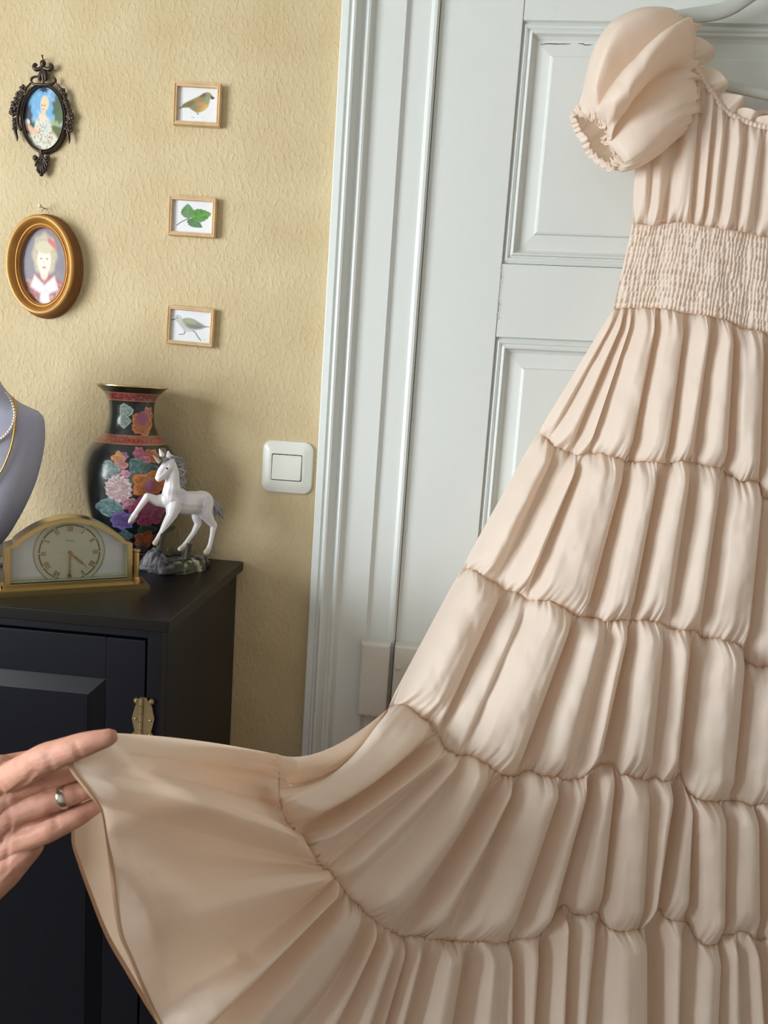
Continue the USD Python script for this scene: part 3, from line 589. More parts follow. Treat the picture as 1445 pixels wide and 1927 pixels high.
obj('inside', lathe([(rt - .0025, CT + VH - .001), (r_in + .006, CT + VH * .96), (r_in, CT + VH * .86), (r_in, CT + VH * .74), (.0001, CT + VH * .72)], 64, (vc[0], vc[1], 0)), 'gap_black', v1, 40)

# ---------------------------------------------------------------- unicorn figurine
UU, UN = np.array([.80, .60, 0]), np.array([.60, -.80, 0])
def up_(cx, cy, l=0.0): return at(230 + cx / 6.568, 820 + cy / 6.568, -.120 + (cx - 750) * .000123 * .75 - l * .8)
us = .000121
ub = at_z(230 + 650 / 6.568, 820 + 1640 / 6.568, CT); u1 = thing('unicorn_figurine', 'white unicorn figurine with grey mane rearing on a mossy rock base', 'figurine', (ub[0], ub[1], CT))
B = []
def bone(*pts):   # (cx, cy, lateral, r)
    for p, q in zip(pts, pts[1:]): B.append((up_(*p[:3]), p[3] * us, up_(*q[:3]), q[3] * us))
bone((600, 290, 0, 58), (575, 385, 0, 74), (500, 480, .001, 50), (452, 530, .0015, 38)); bone((575, 330, 0, 60), (480, 440, 0, 44), (440, 520, 0, 34)); bone((600, 400, 0, 70), (520, 505, 0, 36))
bone((600, 330, 0, 62), (625, 450, 0, 76), (620, 580, 0, 88), (615, 690, 0, 112), (600, 780, 0, 122)); bone((640, 680, 0, 90), (720, 760, 0, 104), (780, 830, 0, 132))
bone((560, 790, 0, 96), (650, 810, 0, 140), (780, 830, 0, 146), (900, 830, 0, 146), (1000, 800, 0, 122), (1040, 830, 0, 96)); bone((960, 790, 0, 116), (1030, 860, .004, 100))
bone((520, 800, -.006, 86), (430, 805, -.007, 64), (310, 752, -.008, 44), (240, 850, -.008, 36), (172, 945, -.008, 29), (150, 985, -.008, 36), (112, 1042, -.008, 32), (92, 1064, -.008, 20))
bone((640, 860, .008, 100), (610, 980, .010, 66), (545, 1085, .010, 49), (490, 1190, .010, 34), (432, 1285, .010, 30), (408, 1325, .010, 34))
bone((1010, 850, .009, 106), (1030, 960, .010, 84), (1085, 1050, .010, 56), (1132, 1105, .010, 44), (1112, 1220, .010, 30), (1086, 1345, .010, 28), (1066, 1400, .010, 33), (1040, 1440, .010, 38))
bone((950, 900, -.009, 86), (920, 1000, -.010, 62), (938, 1085, -.010, 43), (880, 1200, -.010, 31), (800, 1310, -.010, 28), (760, 1365, -.010, 31), (720, 1400, -.010, 34))
bone((490, 235, .002, 30), (462, 168, .002, 9)); bone((572, 250, .005, 34), (570, 195, .006, 10))
um = soften(hullchain(B), .0016, 6)
q = (um.vertices - CAM) @ np.stack([RGT, UPV, FWD], 1); pcx = (W / 2 + F * q[:, 0] / q[:, 2] - 230) * 6.568; pcy = (H / 2 - F * q[:, 1] / q[:, 2] - 820) * 6.568
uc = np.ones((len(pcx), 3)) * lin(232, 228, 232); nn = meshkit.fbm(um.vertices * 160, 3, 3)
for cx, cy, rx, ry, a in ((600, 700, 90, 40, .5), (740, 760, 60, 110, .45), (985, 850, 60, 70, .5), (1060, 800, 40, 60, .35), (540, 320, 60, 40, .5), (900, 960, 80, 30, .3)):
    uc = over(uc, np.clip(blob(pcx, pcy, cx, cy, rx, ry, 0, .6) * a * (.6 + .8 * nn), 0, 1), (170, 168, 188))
for cx, cy, r in ((110, 1040, 50), (408, 1320, 40), (735, 1395, 50), (1045, 1435, 50)): uc = over(uc, blob(pcx, pcy, cx, cy, r, r, 0, .4) * .7, (206, 200, 170))
ubody = obj('body', um, 'figurine_white', u1, True, uc)
for l in (.0085, -.0055): obj('eye', ball(up_(552, 405, l), .0017, 2, (1, .7, 1)), 'figurine_eye', u1, True)
obj('horn', tube([up_(462, 325, .001), up_(420, 282, .001), up_(378, 240, .001)], [.0034, .0021, .0003], 14, res=20), 'horn_gold', u1, True)
def lock(p, q, r, sway, l0=0.0):
    a, b = np.array(p, float), np.array(q, float); t = np.linspace(0, 1, 6)[:, None]; pt = a + (b - a) * t; pt[:, 1] += sway * np.sin(t[:, 0] * 5.5)
    return tube([up_(x, y, l0) for x, y in pt], np.array([.7, 1, 1, .9, .6, .15]) * r * us, 7, res=14)
ml = []
for k in range(46):
    s = k / 45; x0, y0 = np.interp(s, [0, .2, .5, .8, 1], [575, 650, 685, 695, 705]), np.interp(s, [0, .2, .5, .8, 1], [262, 300, 420, 540, 640])
    ml.append(lock((x0 + rng.uniform(-15, 12), y0 + rng.uniform(-15, 15)), (x0 + rng.uniform(45, 118) * (1.0 if s < .85 else .7), y0 + rng.uniform(-28, 48)), rng.uniform(13, 20), rng.uniform(-22, 22), rng.uniform(-.006, .008)))
for k in range(7): ml.append(lock((590 + rng.uniform(-20, 20), 262), (505 + rng.uniform(-15, 90), 300 + rng.uniform(-10, 30)), 11, rng.uniform(-10, 10), .006))
obj('mane', cat(ml), 'figurine_hair', u1, True)
tl = [lock((1095 + rng.uniform(-12, 10), 800 + rng.uniform(-20, 30)), (1150 + rng.uniform(-40, 125), 900 + rng.uniform(-30, 130)), rng.uniform(14, 24), rng.uniform(-30, 30), rng.uniform(-.006, .008)) for k in range(30)]
obj('tail', cat([tube([up_(1070, 790), up_(1115, 815), up_(1160, 890)], [30 * us, 26 * us, 20 * us], 10, res=12)] + tl), 'figurine_hair', u1, True)
NR, NA = 30, 120; rr = np.linspace(0.01, 1.22, NR)[:, None]; ga = np.arange(NA) * 2 * np.pi / NA
wob = 1 + .10 * np.cos(3 * ga + 1) + .07 * np.cos(5 * ga + 2.2) + .04 * np.cos(9 * ga)
ra = np.minimum(rr, 1) * wob; A_, Bn = ra * np.cos(ga) * .052, ra * np.sin(ga) * .0345
hh = .012 + .022 * np.exp(-(((A_ + .034) / .018) ** 2 + ((Bn - .004) / .022) ** 2)) + .006 * np.exp(-(((A_ - .04) / .02) ** 2 + (Bn / .03) ** 2)) + .004 * np.exp(-(((A_ - .005) / .012) ** 2 + ((Bn - .005) / .014) ** 2))
no = meshkit.fbm(np.stack([A_ * 130, Bn * 130, np.zeros_like(A_)], -1), 4, 8); hh = hh + .011 * (no - .5)
drop = np.clip(1 - np.clip((rr - .80) / .20, 0, 1) ** 2.2, 0, 1) * np.ones_like(A_); z_ = np.where(rr > 1, hh * np.clip(1 - (rr - 1) / .2, 0, 1) * .42, np.maximum(hh * (.42 + .58 * drop), .002))
oc2 = np.array([ub[0], ub[1], 0]) + UN * .003
Rv = oc2 + A_[..., None] * UU + Bn[..., None] * UN; Rv[..., 2] = CT + z_
ridge = meshkit.fbm(np.stack([A_ * 60, Bn * 60, z_ * 420], -1), 3, 9); Rv += (UN * np.sin(ga)[:, None] * .6 + UU * np.cos(ga)[:, None] * .6) * ((ridge - .5) * .010 * (rr > .7))[..., None]
rc = np.ones(A_.shape + (3,)) * lin(50, 47, 54); rc = over(rc, sm((no - .45) * 5) * (z_ > .010) * .7, (140, 140, 146)); rc = over(rc, sm((ridge - .5) * 5) * .5, (40, 38, 44))
moss = sm((Bn - .006) * 90) * sm((A_ + .014) * 60); rc = over(rc, moss * .85, (82, 84, 52)); rc = over(rc, moss * sm((no - .62) * 14), (190, 190, 166))
obj('rock', T(Rv.reshape(-1, 3), gridf(NA, NR, True)), 'figurine_rock', u1, True, rc.reshape(-1, 3))
obj('branch', cat([tube([up_(450, 1420, .012), up_(478, 1330, .014), up_(490, 1260, .014), up_(530, 1190, .014), up_(590, 1150, .014), up_(650, 1128, .014)], np.array([48, 36, 30, 24, 24, 19]) * us, 10, res=30), tube([up_(490, 1290, .014), up_(482, 1240, .015), up_(486, 1208, .015)], np.array([22, 15, 5]) * us, 8, res=10)]), 'driftwood', u1, True)
obj('stump', cat([tube([up_(805, 1530, .014), up_(812, 1420, .014), up_(832, 1335, .014)], np.array([46, 36, 32]) * us, 10, res=14), tube([up_(560, 1400, 0), up_(620, 1440, 0), up_(720, 1460, 0)], np.array([16, 40, 34]) * us, 10, res=12)]), 'driftwood', u1, True)

# ---------------------------------------------------------------- mantel clock
ca, cb = at_z(0, 1127, CT), at_z(282, 1109, CT); cd_ = cb - ca; cd_[2] = 0; cu = cd_ / np.linalg.norm(cd_); cn = np.array([cu[1], -cu[0], 0])
FP = ca - cn * .016                                             # a point of the face plane
def ck(x, y, o=0.0):
    """crop pixel (300 px wide crop at 4.817) on the face plane moved o towards the viewer -> (s, z)"""
    d = ray(x / 4.817, 960 + y / 4.817); p = CAM + d * (((FP + cn * o - CAM) @ cn) / (d @ cn)); return np.array([(p - FP) @ cu, p[2]])
def c3(s, z, o): return np.array([FP[0], FP[1], 0]) + cu * np.asarray(s)[..., None] + cn * np.asarray(o)[..., None] + np.asarray(z)[..., None] * np.array([0, 0, 1.])
def pris(poly, o0, o1):
    if hasattr(poly, 'geoms'): return cat([pris(k, o0, o1) for k in poly.geoms if k.area > 0])
    m = trimesh.creation.extrude_polygon(poly, o1 - o0, engine='earcut'); v = m.vertices; return T(c3(v[:, 0], v[:, 1], v[:, 2] + o0), m.faces)
bl, br_, tp = ck(42, 738), ck(1192, 652), ck(640, 66); z0 = CT + .0085; sL, sR = bl[0], br_[0]; sM = (sL + sR) / 2; zT = tp[1]; hw = (sR - sL) / 2
zS = ck(1175, 296)[1]
def arch(i):
    w, t = hw - i, zT - i; zs_ = zS - i * .3
    pts = [(-w, z0 + i), (w, z0 + i), (w, zs_), (w - .010, zs_ + .0035)]
    ang = np.linspace(0, np.pi, 40); aw = w - .0125
    pts += [(aw * math.cos(a), zs_ + .0075 + (t - zs_ - .0075) * (1 - math.cos(a) ** 2)) for a in ang]
    return Polygon([(sM + x, z) for x, z in pts + [(-w + .010, zs_ + .0035), (-w, zs_)]])
k1 = thing('mantel_clock', 'arched brass mantel clock with a cream dial showing half past four', 'clock', [FP[0] + cu[0] * sM, FP[1] + cu[1] * sM, CT])
def hollow(i0, i1, o0, o1): return pris(arch(i0).difference(arch(i1)), o0, o1)
obj('case', cat([hollow(0, .0062, -.030, .0035), hollow(.0008, .0054, .0034, .0050), hollow(.0035, .0062, -.0005, .0042)]), 'gold_brass', k1, 25)
obj('back_plate', pris(arch(.001), -.031, -.026), 'clock_white', k1, False)
obj('face_panel', pris(arch(.0058), -.0262, -.014), 'clock_white', k1, False)
# cream sill that runs round inside the case
obj('sill', cat([pris(arch(.0062).difference(arch(.0070)), -.0142, -.001), pris(arch(.0061).difference(arch(.0105)), -.0150, -.0135)]), 'clock_cream', k1, 25)
dc = (ck(350, 392, -.012) + ck(905, 378, -.012)) / 2; dr = abs(ck(905, 378, -.012)[0] - ck(345, 392, -.012)[0]) / 2
circ = lambda r: Point(*dc).buffer(r, 48)
zf = z0 + .0065
def clipc(p): return p.intersection(arch(.0062))
obj('surround', pris(clipc(circ(dr * 1.15)), -.0142, -.0130), 'clock_cream', k1, 25)
dl = obj('dial', pris(clipc(circ(dr * 1.03)), -.0131, -.0118), 'clock_dial', k1, False)
obj('minute_track', pris(clipc(circ(dr)).difference(circ(dr * .955)), -.0119, -.01165), 'clock_print', dl, False)
obj('bezel_ring', pris(clipc(circ(dr * 1.155)).difference(circ(dr * 1.135)), -.0131, -.0124), 'clock_gilt', k1, False)
NUM = ['XII', 'I', 'II', 'III', 'IIII', 'V', 'VI', 'VII', 'VIII', 'IX', 'X', 'XI']
for k, t in enumerate(NUM):
    h = dr * .175; wS = {'I': .05, 'V': .105, 'X': .10}; x = 0; polys = []
    bar = lambda xa, za, xb, zb, w: Polygon([(xa - w, za), (xa + w, za), (xb + w, zb), (xb - w, zb)])
    for ch in t:
        w = wS[ch] * dr
        if ch == 'I': polys.append(bar(x + w / 2, -h / 2, x + w / 2, h / 2, dr * .014))
        if ch == 'V': polys += [bar(x + w * .1, h / 2, x + w / 2, -h / 2, dr * .014), bar(x + w * .9, h / 2, x + w / 2, -h / 2, dr * .008)]
        if ch == 'X': polys += [bar(x + w * .1, h / 2, x + w * .9, -h / 2, dr * .014), bar(x + w * .9, h / 2, x + w * .1, -h / 2, dr * .008)]
        x += w
    a = k * np.pi / 6; ms = []
    for pl in polys:
        xy = np.array(pl.exterior.coords[:-1]) - [x / 2, 0]; R = dr * .84
        r2 = np.stack([xy[:, 0] * math.cos(a) + (xy[:, 1] + R) * math.sin(a), -xy[:, 0] * math.sin(a) + (xy[:, 1] + R) * math.cos(a)], 1)
        ms.append(pris(Polygon(r2 + dc), -.0119, -.0112))
    obj('numeral', cat(ms), 'clock_gilt', dl, False)
    if k not in (0, 6): obj('hour_dot', pris(Point(dc[0] + dr * .985 * math.sin(a), dc[1] + dr * .985 * math.cos(a)).buffer(dr * .022, 6), -.0119, -.0113), 'clock_white', dl, False)
tm = meshkit.text_mesh('Kienzle', dr * .055, .0002); tv = tm.vertices - [tm.bounds[:, 0].mean(), 0, 0]
obj('lettering', T(c3(tv[:, 0] + dc[0], tv[:, 1] + dc[1] + dr * .40, tv[:, 2] - .0118), tm.faces), 'clock_print', dl, False)
def hand(to, w0, w1, o, name, tipw=.0004):
    e = ck(*to, -.010); d = e - dc; L = np.linalg.norm(d); d /= L; n = np.array([-d[1], d[0]])
    pts = [(-.08, .6), (.18, .5), (.3, 1), (.72, 1), (.8, .25), (1, .15)] if name == 'hour_hand' else [(-.1, .7), (.3, .8), (.6, 1), (.98, .7), (1, .3)]
    pl = Polygon([tuple(dc + d * L * t + n * w0 * w) for t, w in pts] + [tuple(dc + d * L * t - n * w0 * w) for t, w in pts[::-1]])
    obj(name, pris(pl, o, o + .0006), 'clock_gilt', k1, False)
hand((786, 518), .0013, 0, -.0105, 'hour_hand'); hand((628, 612), .0009, 0, -.0095, 'minute_hand')
cc_ = lambda r, o0, o1: pris(Point(*dc).buffer(r, 16), o0, o1)
obj('hub', cat([cc_(.0024, -.0118, -.0085), cc_(.0016, -.0086, -.0078)]), 'clock_gilt', k1, 30)
obj('glass', pris(arch(.0060), -.0018, -.0008), 'clock_glass', k1, False)
bx = Polygon([(sL - .024, CT), (sR + .022, CT), (sR + .022, CT + .0045), (sR + .018, CT + .0075), (sL - .020, CT + .0075), (sL - .024, CT + .0045)])
obj('base', cat([pris(bx, -.036, .013), pris(Polygon([(sL - .002, CT + .007), (sR + .002, CT + .007), (sR + .002, z0 + .001), (sL - .002, z0 + .001)]), -.031, .006)]), 'gold_brass', k1, 25)
for s in (sL - .0085, sR + .0085):
    q = c3(np.array([s]), np.array([0.]), np.array([-.013]))[0]; zt = zS - .012
    obj('side_post', lathe([(.0001, CT + .007), (.0062, CT + .007), (.0062, CT + .010), (.0042, CT + .0115), (.0042, zt - .004), (.0056, zt - .0025), (.0056, zt), (.003, zt + .001), (.0001, zt + .001)], 24, (q[0], q[1], 0)), 'gold_brass', k1, 30)

# ---------------------------------------------------------------- jewellery bust with necklaces
BY, BCX = -.185, -78.0
rows = [(640, 62, .040), (690, 68, .042), (720, 80, .046), (738, 93, .050), (752, 108, .054), (762, 124, .057), (770, 143, .059), (778, 156, .060), (790, 161.5, .061), (810, 163, .062), (830, 162.5, .062), (860, 158, .061), (900, 148, .059), (940, 132, .056), (980, 111, .050), (1010, 92, .044), (1035, 68, .034), (1052, 40, .022), (1060, 14, .010)]
rb = np.array(rows); fw, fd = PchipInterpolator(rb[:, 0], rb[:, 1]), PchipInterpolator(rb[:, 0], rb[:, 2])
def bust_pt(px, py, lift=0.0):
    w = fw(py); s = np.clip((px - BCX) / w, -1, 1); return at(px, py, BY - fd(py) * np.sqrt(1 - s * s) ** 1.0 - lift)
ys = np.concatenate([np.linspace(640, 760, 20), np.linspace(765, 1060, 34)]); lp_ = []
for y in ys:
    t = np.linspace(0, np.pi, 40); w, d = float(fw(y)), float(fd(y))
    px = BCX - w * np.cos(t); fr = at(px, np.full(40, y) + 0 * t, BY - d * np.sin(t)); bk = at(px[::-1][1:-1], np.full(38, y), BY + .018 * np.sin(t[::-1][1:-1])); lp_.append(np.vstack([fr, bk]))
b1 = thing('necklace_bust', 'grey velvet jewellery display bust at the left edge', 'display bust', (at(BCX, 1060, BY)[0], BY, CT))
obj('bust', loft(lp_, True, True, flip=True), 'bust_velvet', b1, 50)
st = at(BCX, 1000, BY)
obj('stand', cat([tube([[st[0], BY + .01, st[2]], [st[0], BY + .035, CT + .004]], .006, 12), box(st[0] - .05, st[0] + .05, BY - .02, BY + .06, CT, CT + .004)]), 'bust_velvet', b1, 30)
def along(pts, step):
    p = np.array(pts, float); s = np.r_[0, np.cumsum(np.hypot(*np.diff(p, axis=0).T))]; t = np.arange(0, s[-1], step); return np.stack([PchipInterpolator(s, p[:, k])(t) for k in (0, 1)], 1)
half = [(11, 741), (19, 751), (25, 764), (27.5, 780), (25, 795), (19, 808), (10, 819), (-2, 828), (-20, 838), (-48, 847), (-78, 850)]
full = half + [(2 * BCX - x, y) for x, y in half[::-1][1:]]
n1_ = thing('pearl_necklace', 'short string of small cream pearls on the grey bust', 'necklace', bust_pt(*half[5]))
prl = along(full, 5.6); pr_ = .00185
for x, y in prl: obj('pearl', ball(bust_pt(x, y, .0019), pr_, 1), 'pearl', n1_, True)
half = [(24, 748), (29.5, 760), (30.5, 775), (29, 795), (25, 825), (18, 852), (8, 876), (-6, 900), (-30, 925), (-78, 945)]
full = along(half + [(2 * BCX - x, y) for x, y in half[::-1][1:]], 1.2); cp = np.array([bust_pt(x, y, .0021) for x, y in full]); tt = np.arange(len(cp)) * 1.15
n2_ = thing('gold_chain', 'twisted gold rope chain hanging lower on the grey bust', 'necklace', cp[30])
obj('rope', cat([tube(cp + np.stack([np.cos(tt + k) * .0009, np.sin(tt + k) * .0006, np.sin(tt + k) * .0008], 1), .00075, 6) for k in (0, 2.1, 4.2)]), 'gold_chain', n2_, True)

# ================================================================ the dress
def poly(pts, wob=0.0):
    p = np.array(pts, float); s = np.r_[0, np.cumsum(np.hypot(*np.diff(p, axis=0).T))]
    fx, fy = PchipInterpolator(s, p[:, 0]), PchipInterpolator(s, p[:, 1])
    if wob: return p, s, fx, (lambda t: fy(t) + wob * 2 * (meshkit.fbm(np.stack([np.asarray(t) / 17, np.asarray(t) * 0 + s[-1], np.asarray(t) * 0], -1), 2, 31) - .5))
    return p, s, fx, fy
def arc(P, q):
    """arc length on the polyline of a point (x, y), or of the first crossing of x"""
    p, s = P[0], P[1]
    if np.ndim(q) == 0:
        t = np.linspace(0, s[-1], 3000); x = P[2](t); return t[int(np.argmin(np.abs(x - q) + 1e-4 * t))]
    a, b = p[:-1], p[1:]; d = b - a; u = np.clip(((np.array(q) - a) * d).sum(1) / (d * d).sum(1), 0, 1); e = np.hypot(*(a + d * u[:, None] - q).T); k = int(np.argmin(e)); return s[k] + u[k] * (s[k + 1] - s[k])
S0 = poly([(1154, 582), (1190, 580), (1228, 580), (1286, 589), (1326, 594), (1370, 605), (1398, 620), (1428, 623), (1445, 632), (1500, 640), (1600, 632), (1700, 622), (1790, 615), (1830, 610)])
S1 = poly([(1013, 813), (1025, 823), (1049, 842), (1092, 857), (1106, 851), (1163, 862), (1180, 871), (1216, 868), (1249, 873), (1283, 868), (1323, 874), (1357, 880), (1366, 894), (1400, 904), (1428, 907), (1436, 935), (1470, 945), (1540, 940), (1640, 930), (1740, 915), (1850, 890), (1920, 870)], 4.5)
S2 = poly([(871, 1070), (899, 1079), (928, 1097), (953, 1111), (984, 1122), (998, 1130), (1027, 1130), (1060, 1142), (1089, 1159), (1130, 1165), (1155, 1169), (1184, 1167), (1204, 1165), (1249, 1177), (1270, 1186), (1305, 1188), (1324, 1198), (1361, 1206), (1398, 1221), (1406, 1246), (1445, 1254), (1520, 1250), (1640, 1245), (1760, 1230), (1880, 1205), (1980, 1180)], 4.5)
S3 = poly([(731, 1329), (750, 1328), (771, 1330), (788, 1345), (810, 1362), (826, 1382), (836, 1409), (854, 1417), (892, 1425), (925, 1444), (966, 1465), (990, 1453), (1013, 1458), (1046, 1466), (1090, 1464), (1129, 1438), (1153, 1434), (1170, 1458), (1228, 1466), (1261, 1468), (1280, 1455), (1288, 1482), (1338, 1508), (1371, 1505), (1420, 1516), (1460, 1512), (1560, 1510), (1680, 1500), (1800, 1490), (1920, 1480), (2020, 1470)], 4.5)
S4 = poly([(523, 1419), (526, 1440), (525, 1489), (530, 1521), (543, 1552), (572, 1577), (586, 1602), (599, 1624), (624, 1647), (646, 1674), (680, 1710), (707, 1730), (750, 1758), (798, 1764), (870, 1772), (936, 1774), (980, 1766), (1013, 1758), (1042, 1718), (1062, 1704), (1081, 1720), (1123, 1718), (1134, 1737), (1164, 1751), (1209, 1747), (1220, 1712), (1240, 1710), (1251, 1727), (1266, 1734), (1290, 1735), (1307, 1761), (1326, 1777), (1349, 1776), (1356, 1761), (1375, 1757), (1402, 1755), (1424, 1770), (1460, 1765), (1560, 1765), (1700, 1760), (1850, 1755), (2060, 1745)], 4.5)
S5 = poly([(204, 1379), (160, 1408), (128, 1438), (160, 1487), (190, 1528), (199, 1580), (206, 1642), (213, 1700), (223, 1757), (243, 1804), (262, 1850), (298, 1927), (340, 1995), (420, 2060), (560, 2090), (800, 2100), (1100, 2097), (1400, 2090), (1800, 2080), (2120, 2060)])
NK = poly([(1196, 290), (1225, 275), (1255, 250), (1283, 220), (1297, 160), (1305, 118), (1318, 142), (1340, 175), (1364, 208), (1386, 221), (1411, 232), (1445, 240), (1480, 243), (1520, 243), (1579, 232), (1604, 221), (1626, 208), (1650, 175), (1672, 142), (1688, 118), (1700, 160), (1735, 250), (1790, 290)])
SM = poly([(1190, 420), (1225, 424), (1280, 418), (1323, 426), (1370, 432), (1400, 437), (1445, 447), (1500, 450), (1600, 440), (1700, 430), (1790, 420), (1810, 418)])
# depth (world y) over the photograph, from hanger to hand
_c = np.array([(1200, 290, -.060), (1300, 110, -.062), (1445, 240, -.085), (1600, 240, -.085), (1790, 290, -.060), (1190, 420, -.062), (1320, 430, -.095), (1445, 445, -.105), (1600, 440, -.105), (1810, 420, -.06),
    (1154, 582, -.062), (1290, 590, -.10), (1445, 632, -.115), (1600, 632, -.115), (1830, 610, -.06), (1013, 813, -.075), (1120, 856, -.115), (1250, 870, -.135), (1440, 930, -.135), (1700, 920, -.13), (1920, 870, -.06),
    (871, 1070, -.12), (990, 1125, -.155), (1200, 1165, -.165), (1440, 1250, -.15), (1760, 1230, -.15), (1980, 1180, -.06), (731, 1329, -.20), (836, 1409, -.235), (966, 1465, -.235), (1200, 1460, -.20), (1420, 1515, -.175), (1700, 1500, -.17), (2020, 1470, -.06),
    (523, 1419, -.40), (545, 1552, -.415), (646, 1674, -.385), (750, 1758, -.345), (936, 1774, -.29), (1200, 1740, -.24), (1424, 1765, -.205), (1750, 1760, -.20), (2060, 1745, -.07),
    (204, 1379, -.682), (128, 1438, -.698), (190, 1528, -.690), (235, 1440, -.684), (300, 1440, -.652), (210, 1680, -.64), (243, 1804, -.58), (298, 1927, -.52), (400, 2060, -.46), (600, 2090, -.40), (900, 2100, -.33), (1200, 2097, -.27), (1450, 2090, -.225), (1800, 2080, -.21), (2120, 2060, -.08)])
_rbf = RBFInterpolator(_c[:, :2] / 500, _c[:, 2], kernel='linear', smoothing=0.004)
def ybase(x, y):
    q = np.stack([np.ravel(x), np.ravel(y)], 1) / 500; return _rbf(q).reshape(np.shape(x))
def shape_h(h): 
    k = (h + 1.2) / 2.2; return np.sign(k) * np.abs(k) ** 0.62
def extend(cols, P, Q, n, seed):
    r = np.random.default_rng(seed); xt, xb = cols[-1][0], cols[-1][1]; a = arc(P, xt); b = arc(Q, xb); out = list(cols)
    for k in range(1, n + 1):
        f = k / n; ta = a + (P[1][-1] - a) * f; tb = b + (Q[1][-1] - b) * f
        out.append(((float(P[2](ta)), float(P[3](ta))), (float(Q[2](tb)), float(Q[3](tb))), -.6 if k == n else (r.uniform(.4, .9) if k % 2 else r.uniform(-1, -.4))))
    return out
CAMF = CAM
def place(px, py, Y, disp, lat=0.0):
    p = at(px, py, Y); d = CAM - p; d /= np.linalg.norm(d, axis=-1, keepdims=True); return p + d * np.asarray(disp)[..., None] + RGT * np.asarray(lat)[..., None]
SEAMS = {}
def sheet(P, Q, cols, amp, top_fold=None, step=3.0, vstep=6.0, crimp=(1, 1), bulge=.006, lean=.42, seed=0, name='skirt_tier', wr=.0028, hand=None):
    """cloth between two seam lines: cols = (place on P, place on Q, fold height, (bow x, bow y))"""
    at_, ab, h, bx, by, le = [], [], [], [], [], []
    for c in cols:
        at_.append(arc(P, c[0])); ab.append(arc(Q, c[1])); h.append(c[2]); b = c[3] if len(c) > 3 else (0, 0); bx.append(b[0]); by.append(b[1]); le.append(c[4] if len(c) > 4 else 1)
    at_, ab = np.maximum.accumulate(np.array(at_) + np.arange(len(at_)) * 1e-3), np.maximum.accumulate(np.array(ab) + np.arange(len(ab)) * 1e-3)
    s = np.r_[0, np.cumsum(np.maximum(.5, .5 * (np.diff(at_) + np.diff(ab))))]
    n = int(s[-1] / step); u = np.linspace(0, s[-1], n)
    aT, aB = PchipInterpolator(s, at_)(u), PchipInterpolator(s, ab)(u); hh = shape_h(PchipInterpolator(s, h)(u)); BX, BYY = PchipInterpolator(s, bx)(u), PchipInterpolator(s, by)(u)
    xt, yt, xb, yb = P[2](aT), P[3](aT), Q[2](aB), Q[3](aB)
    L = np.median(np.hypot(xb - xt, yb - yt)); nv = int(L / vstep) + 2; v = np.linspace(0, 1, nv)
    v = v + .06 * np.sin(2 * np.pi * v) * -1; v = v[:, None]                       # denser at the seams
    px = xt + (xb - xt) * v + 4 * v * (1 - v) * BX; py = yt + (yb - yt) * v + 4 * v * (1 - v) * BYY
    Y = ybase(xt, yt) * (1 - v) + ybase(xb, yb) * v
    if hand is not None: wq = sm((520 - px) / 200); Y = Y * (1 - wq) + ybase(px, py) * wq
    Lc = np.hypot(xb - xt, yb - yt)[None, :]
    tf = top_fold(aT) if top_fold is not None else .35 * amp * (hh - .5); bf = .5 * amp * (hh - .5)
    w0, w1 = (1 - np.clip(v * Lc / 48, 0, 1)) ** 1.7, (1 - np.clip((1 - v) * Lc / 40, 0, 1)) ** 1.7
    fold = tf * w0 + amp * (hh - .5) * (1 - w0) * (1 - w1) + bf * w1 * (1 - w0)
    fold = fold + bulge * np.sin(np.pi * np.clip(v, 0, 1)) ** .5
    r1, r2 = meshkit.fbm(np.stack([aT / 22, aT * 0 + seed, aT * 0], -1), 3, seed), meshkit.fbm(np.stack([aB / 22, aB * 0 + seed, aB * 0 + 9], -1), 3, seed)
    c1 = np.sin(2 * np.pi * aT / 12.5 + 9 * r1) * (.4 + 1.2 * meshkit.noise(np.stack([aT / 25, aT * 0 + 3, aT * 0], -1), seed)); c2 = np.sin(2 * np.pi * aB / 12.5 + 9 * r2) * (.4 + 1.2 * meshkit.noise(np.stack([aB / 25, aB * 0 + 5, aB * 0], -1), seed))
    d1, d2 = v * Lc, (1 - v) * Lc
    fold = fold + crimp[0] * (.0040 * c1 * np.exp(-d1 / 19) + .0145 * (r1 - .5) * 2 * np.exp(-d1 / 46) - .0070 * np.exp(-d1 / 5)) + crimp[1] * (.0036 * c2 * np.exp(-d2 / 16) + .0130 * (r2 - .5) * 2 * np.exp(-d2 / 38) - .0070 * np.exp(-d2 / 5))
    rl_ = meshkit.fbm(np.stack([np.broadcast_to(u / 30 + seed * 7, px.shape), v * 1.1 + px * 0, px * 0], -1), 3, seed + 2); fold = fold + amp * .035 * 2 * (rl_ - .5) * (1 - w0 * .6) * (1 - w1 * .6)
    fold = fold + wr * 2 * (meshkit.fbm(np.stack([px / 42 + seed, py / 75, px * 0], -1), 3, seed) - .5)
    if hand is not None: fold = fold - .013 * np.exp(-((px - 446) ** 2 + ((py - 1803) * 1.1) ** 2) / 15 ** 2); fold = fold * sm((np.hypot(px - hand[0], py - hand[1]) - 25) / 210)
    lat = lean * PchipInterpolator(s, le)(u) * amp * (hh - .5) * (1 - w0) * (1 - w1)
    G = place(px, py, Y, fold, lat)
    SEAMS[name] = lambda a, A=aB, B=bf: np.interp(a, A, B)
    return G, (px, py, Y, u, nv, n)
